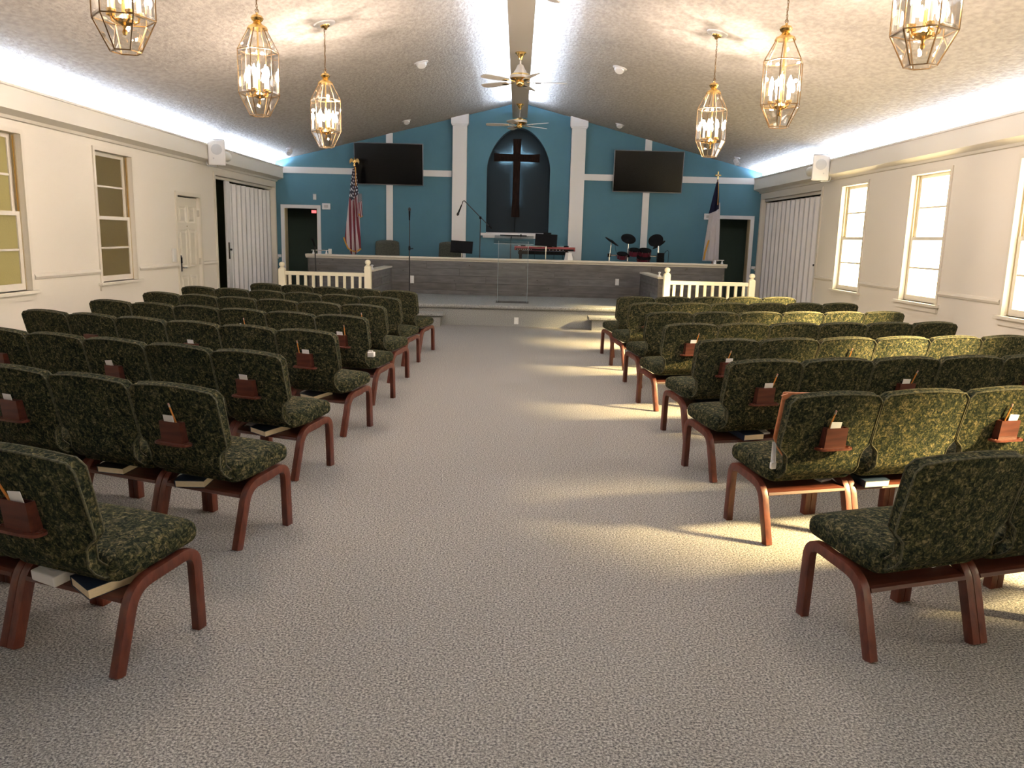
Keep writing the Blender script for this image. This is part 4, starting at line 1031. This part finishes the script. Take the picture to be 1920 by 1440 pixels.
for x in (-.58, -.20, .06, .45): MB().box(x - .035, x + .035, .0, .10, .59, .66).build('clamp', M['black'], e, bevel=.01)
for c, r, h in (((-.33, -.03, .57), .10, .10), ((-.08, .0, .64), .105, .115), ((.13, -.03, .63), .125, .12), ((.10, -.12, .52), .135, .09)):
    Mx = Matrix.Translation(c) @ RX(.35)
    for nm, pr, mt in (('drum_shell', [(r, 0), (r, h)], 'redspark'), ('drum_rim', [(0, h - .012), (r + .008, h - .012), (r + .008, h + .008), (r - .006, h + .010), (r - .01, h), (0, h + .002)], 'black')):
        t = MB().lathe(pr, 20); t.v = [tuple(Mx @ Vector(v)) for v in t.v]
        o = t.build(nm, M[mt], e, smooth=40)
    t = MB()
    for q in range(6):
        a = q * PI / 3; t.cyl((r * 1.03 * math.cos(a), r * 1.03 * math.sin(a), .02), (r * 1.03 * math.cos(a), r * 1.03 * math.sin(a), h), .006, n=6)
    t.v = [tuple(Mx @ Vector(v)) for v in t.v]; t.build('lugs', M['chrome'], e)
MB().box(.40, .54, -.06, .08, .50, .70).build('module', M['black'], e, bevel=.02)
MB().lathe([(.06, .48), (.075, .50), (.075, .58), (.05, .60)], 14, (.47, -.03, 0)).build('clamp_knob', M['black'], e)
MB().tube([(.53, .0, .66), (.57, 0, .73), (.61, 0, .755), (.635, 0, .72), (.63, 0, .55), (.62, 0, .3), (.62, 0, .01)], .005).build('cable', M['black'], e, smooth=60)
MB().tube([(-.48, 0, .86), (-.46, 0, .75), (-.44, 0, .66)], .003).build('cable', M['black'], e)

# tissue box on the cap
e = empty('tissue_box', (1.045, PPY + .04, 1.096), .6, 'white cube tissue box on the wall cap beside the red keyboard', 'tissues')
t = MB(); t.add([(-.065, -.06, 0), (.065, -.06, 0), (.065, .06, 0), (-.065, .06, 0), (-.045, -.045, .15), (.045, -.045, .15), (.045, .045, .15), (-.045, .045, .15)], [(0, 3, 2, 1), (4, 5, 6, 7), (0, 1, 5, 4), (1, 2, 6, 5), (2, 3, 7, 6), (3, 0, 4, 7)])
t.build('carton', M['paper'], e, bevel=.004)
t = MB(); t.add([(.03, -.03, .145), (.06, -.05, .12), (.10, -.06, .04), (.075, -.02, .0), (.04, .03, .14), (.09, .0, .10), (.125, -.02, .01)], [(0, 1, 5, 4), (1, 2, 6, 5), (2, 3, 6)]); t.build('tissue', M['paper'], e)

# upholstered chairs on the stage
def stage_chair(x, label):
    e = empty('stage_chair', (x, 17.0, UP), 0, label, 'chair', 'dark upholstered chairs on the stage')
    def shc(p):
        tp = (p.z + .26) / .52
        return Vector((p.x * (1 - .04 * tp), p.y + .04 * (p.x / .26) ** 2 * -1, p.z - .03 * (p.x / .26) ** 2 * (1 if p.z > 0 else 0)))
    link('backrest', rbox_mesh('backrest', .262, .05, .26, .045, 6, M['darkfab'], shc), e, (0, .18, .56))
    link('seat', rbox_mesh('seat', .26, .25, .06, .05, 5, M['darkfab']), e, (0, -.05, .40))
    for sx in (-1, 1):
        for sy in (-1, 1): MB().cyl((sx * .21, -.05 + sy * .2, .35), (sx * .22, -.05 + sy * .22, 0), .02, .014).build('leg', M['maho'], e, smooth=40)
        a = MB().box(sx * .275 - .03, sx * .275 + .03, -.28, .16, .44, .48).build('armrest', M['maho'], e, bevel=.01)
stage_chair(-2.75, 'dark upholstered armchair on the stage beside the striped flag')
stage_chair(-1.40, 'dark upholstered armchair on the stage behind the black music stand')

# flags -----------------------------------------------------------------
def drape(name, parent, mat, z0, z1, w0, w1, seed, nu=36, nv=24, lean=0, amp=.035, folds=4, dz=None):
    rnd = random.Random(seed); ph = [rnd.uniform(0, 6.3) for _ in range(4)]
    bm = bmesh.new(); uvl = bm.loops.layers.uv.new('UVMap'); g = []
    for j in range(nv + 1):
        v = j / nv; row = []
        for i in range(nu + 1):
            u = i / nu; wv = w0 + (w1 - w0) * v ** .8
            x = (u - .5) * wv + lean * v + .012 * math.sin(6 * u + ph[0]) * v
            y = -(.02 + amp * (.3 + v) * (.5 + .5 * math.sin(folds * 2 * PI * u + ph[1] + .8 * v))) + .02 * math.sin(3 * v + ph[2])
            zz = z0 + (z1 - z0) * v + (dz(u) * v if dz else 0)
            row.append(bm.verts.new((x, y, zz)))
        g.append(row)
    for j in range(nv):
        for i in range(nu):
            f = bm.faces.new((g[j][i], g[j + 1][i], g[j + 1][i + 1], g[j][i + 1])); f.smooth = True
            for l, (a, b) in zip(f.loops, ((i, j), (i, j + 1), (i + 1, j + 1), (i + 1, j))): l[uvl].uv = (a / nu, b / nv)
    r = bmesh.ops.extrude_face_region(bm, geom=bm.faces[:])
    for v in [q for q in r['geom'] if isinstance(q, bmesh.types.BMVert)]: v.co.y += .006
    bmesh.ops.recalc_face_normals(bm, faces=bm.faces)
    me = bpy.data.meshes.new(name); bm.to_mesh(me); bm.free(); me.materials.append(mat)
    return link(name, me, parent), g

def stripe_mat():
    m, nt, out = nodes('striped_flag_cloth'); N = nt.nodes.new; L = nt.links.new
    b = N('ShaderNodeBsdfPrincipled'); b.inputs['Roughness'].default_value = .7; L(b.outputs[0], out.inputs[0])
    uv = N('ShaderNodeUVMap'); sp = N('ShaderNodeSeparateXYZ'); L(uv.outputs[0], sp.inputs[0])
    def math_(op, a, b_=None, c_=None):
        n = N('ShaderNodeMath'); n.operation = op
        for k, q in enumerate((a, b_, c_)):
            if q is None: continue
            if isinstance(q, (int, float)): n.inputs[k].default_value = q
            else: L(q, n.inputs[k])
        return n.outputs[0]
    t = math_('MULTIPLY_ADD', sp.outputs['Y'], -1.3, math_('MULTIPLY', sp.outputs['X'], 3.1))
    fr = math_('FRACT', math_('ADD', t, 5.0)); red = math_('GREATER_THAN', fr, .5)
    m1 = N('ShaderNodeMix'); m1.data_type = 'RGBA'; L(red, m1.inputs[0]); m1.inputs[6].default_value = (.44, .39, .41, 1); m1.inputs[7].default_value = (.14, .006, .018, 1)
    # canton
    edge = math_('MULTIPLY_ADD', sp.outputs['X'], -.10, .40)
    can = math_('LESS_THAN', sp.outputs['Y'], edge)
    su = math_('SUBTRACT', math_('FRACT', math_('MULTIPLY', math_('ADD', sp.outputs['X'], math_('MULTIPLY', math_('FLOOR', math_('MULTIPLY', sp.outputs['Y'], 26)), .165)), 3)), .5)
    sv = math_('SUBTRACT', math_('FRACT', math_('MULTIPLY', sp.outputs['Y'], 26)), .5)
    dd = math_('ADD', math_('MULTIPLY', math_('MULTIPLY', su, su), 1.2), math_('MULTIPLY', sv, sv)); star = math_('LESS_THAN', dd, .085)
    m2 = N('ShaderNodeMix'); m2.data_type = 'RGBA'; L(star, m2.inputs[0]); m2.inputs[6].default_value = (.008, .010, .03, 1); m2.inputs[7].default_value = (.65, .65, .70, 1)
    m3 = N('ShaderNodeMix'); m3.data_type = 'RGBA'; L(can, m3.inputs[0]); L(m1.outputs[2], m3.inputs[6]); L(m2.outputs[2], m3.inputs[7]); L(m3.outputs[2], b.inputs['Base Color'])
    return m
e = empty('flag_on_pole', (-3.385, 16.9, UP), 0, 'stars and stripes flag draped on a pole topped by a gilt eagle', 'flag')
MB().cyl((0, 0, .03), (0, 0, 2.32), .013).build('pole', M['maho'], e, smooth=40)
MB().lathe([(.14, 0), (.14, .015), (.05, .04), (.025, .08), (0, .08)], 20).build('floor_base', M['brass'], e, smooth=40)
cl, g = drape('flag_cloth', e, stripe_mat(), 2.24, .62, .075, .34, 2, lean=-.03, amp=.05, folds=3, dz=lambda u: -.12 * math.sin(PI * u) + .22 * max(0, .25 - u) / .25)
MB().tube([tuple(v) for v in []] or [(-.23, -.05, .85), (-.19, -.06, .74), (-.14, -.07, .63), (-.06, -.07, .58), (.02, -.06, .56), (.10, -.06, .60), (.13, -.05, .63)], .016, 6).build('gold_fringe', M['gold'], cl, smooth=60)
MB().tube([(.03, -.05, 2.28), (.035, -.055, 2.1), (.04, -.05, 1.9)], .010, 6).build('gold_cord', M['gold'], cl, smooth=60)
fl2, g2 = drape('flag_fold', e, stripe_mat(), 1.75, 1.28, .08, .10, 9, nu=12, nv=10, amp=.03, folds=1); fl2.location = (.11, -.01, 0)
MB().tube([(.09, -.04, 1.34), (.13, -.05, 1.27), (.17, -.04, 1.30)], .014).build('gold_fringe', M['gold'], fl2); e.children[-1]
fr2 = fl2.children[-1]; fr2.location = (-.11, 0, 0)
eg = MB().lathe([(.018, 2.30), (.024, 2.32), (.016, 2.345), (.022, 2.37), (.03, 2.40), (.022, 2.44), (.010, 2.47), (0, 2.475)], 12).build('eagle_body', M['brass'], e, smooth=60)
for s in (-1, 1):
    MB().prism([(s * .012, 2.41), (s * .05, 2.455), (s * .085, 2.445), (s * .10, 2.40), (s * .095, 2.34), (s * .075, 2.375), (s * .05, 2.385), (s * .02, 2.37)], -.008, .008, 'y').build('eagle_wing', M['brass'], eg)

e = empty('flag_on_pole', (4.11, 16.9, UP), 0, 'white and navy flag draped on a pole topped by a gilt cross', 'flag')
MB().cyl((0, 0, .03), (0, 0, 2.22), .013).build('pole', M['maho'], e, smooth=40)
MB().lathe([(.14, 0), (.14, .015), (.05, .04), (.025, .08), (0, .08)], 20).build('floor_base', M['brass'], e, smooth=40)
cl, g = drape('flag_cloth', e, M['flagwhite'], 1.75, .55, .17, .33, 5, lean=-.02, amp=.055, folds=2.5); cl.location = (-.02, 0, 0)
cn, g = drape('flag_canton', e, M['flagnavy'], 2.16, 1.52, .035, .20, 6, amp=.035, folds=2, lean=-.03, dz=lambda u: .10 * u); cn.location = (-.012, -.028, 0)
MB().tube([(-.10, -.09, .98), (-.13, -.085, .86), (-.16, -.07, .72), (-.17, -.06, .58)], .018, 6).build('gold_fringe', M['gold'], cl, smooth=60)
MB().tube([(.01, -.05, 2.16), (.02, -.07, 1.9), (.02, -.08, 1.7)], .006, 5).build('gold_cord', M['gold'], cn, smooth=60)
fc = MB().box(-.013, .013, -.008, .008, 2.20, 2.36); fc.box(-.045, .045, -.008, .008, 2.285, 2.312)
fcx = fc.build('cross_finial', M['brass'], e)
for c in ((-.048, 2.298), (.048, 2.298), (0, 2.365)): MB().lathe([(0, -.018), (.013, -.013), (.018, 0), (.013, .013), (0, .018)], 10, (c[0], 0, c[1])).build('cross_lobe', M['brass'], fcx, smooth=60)
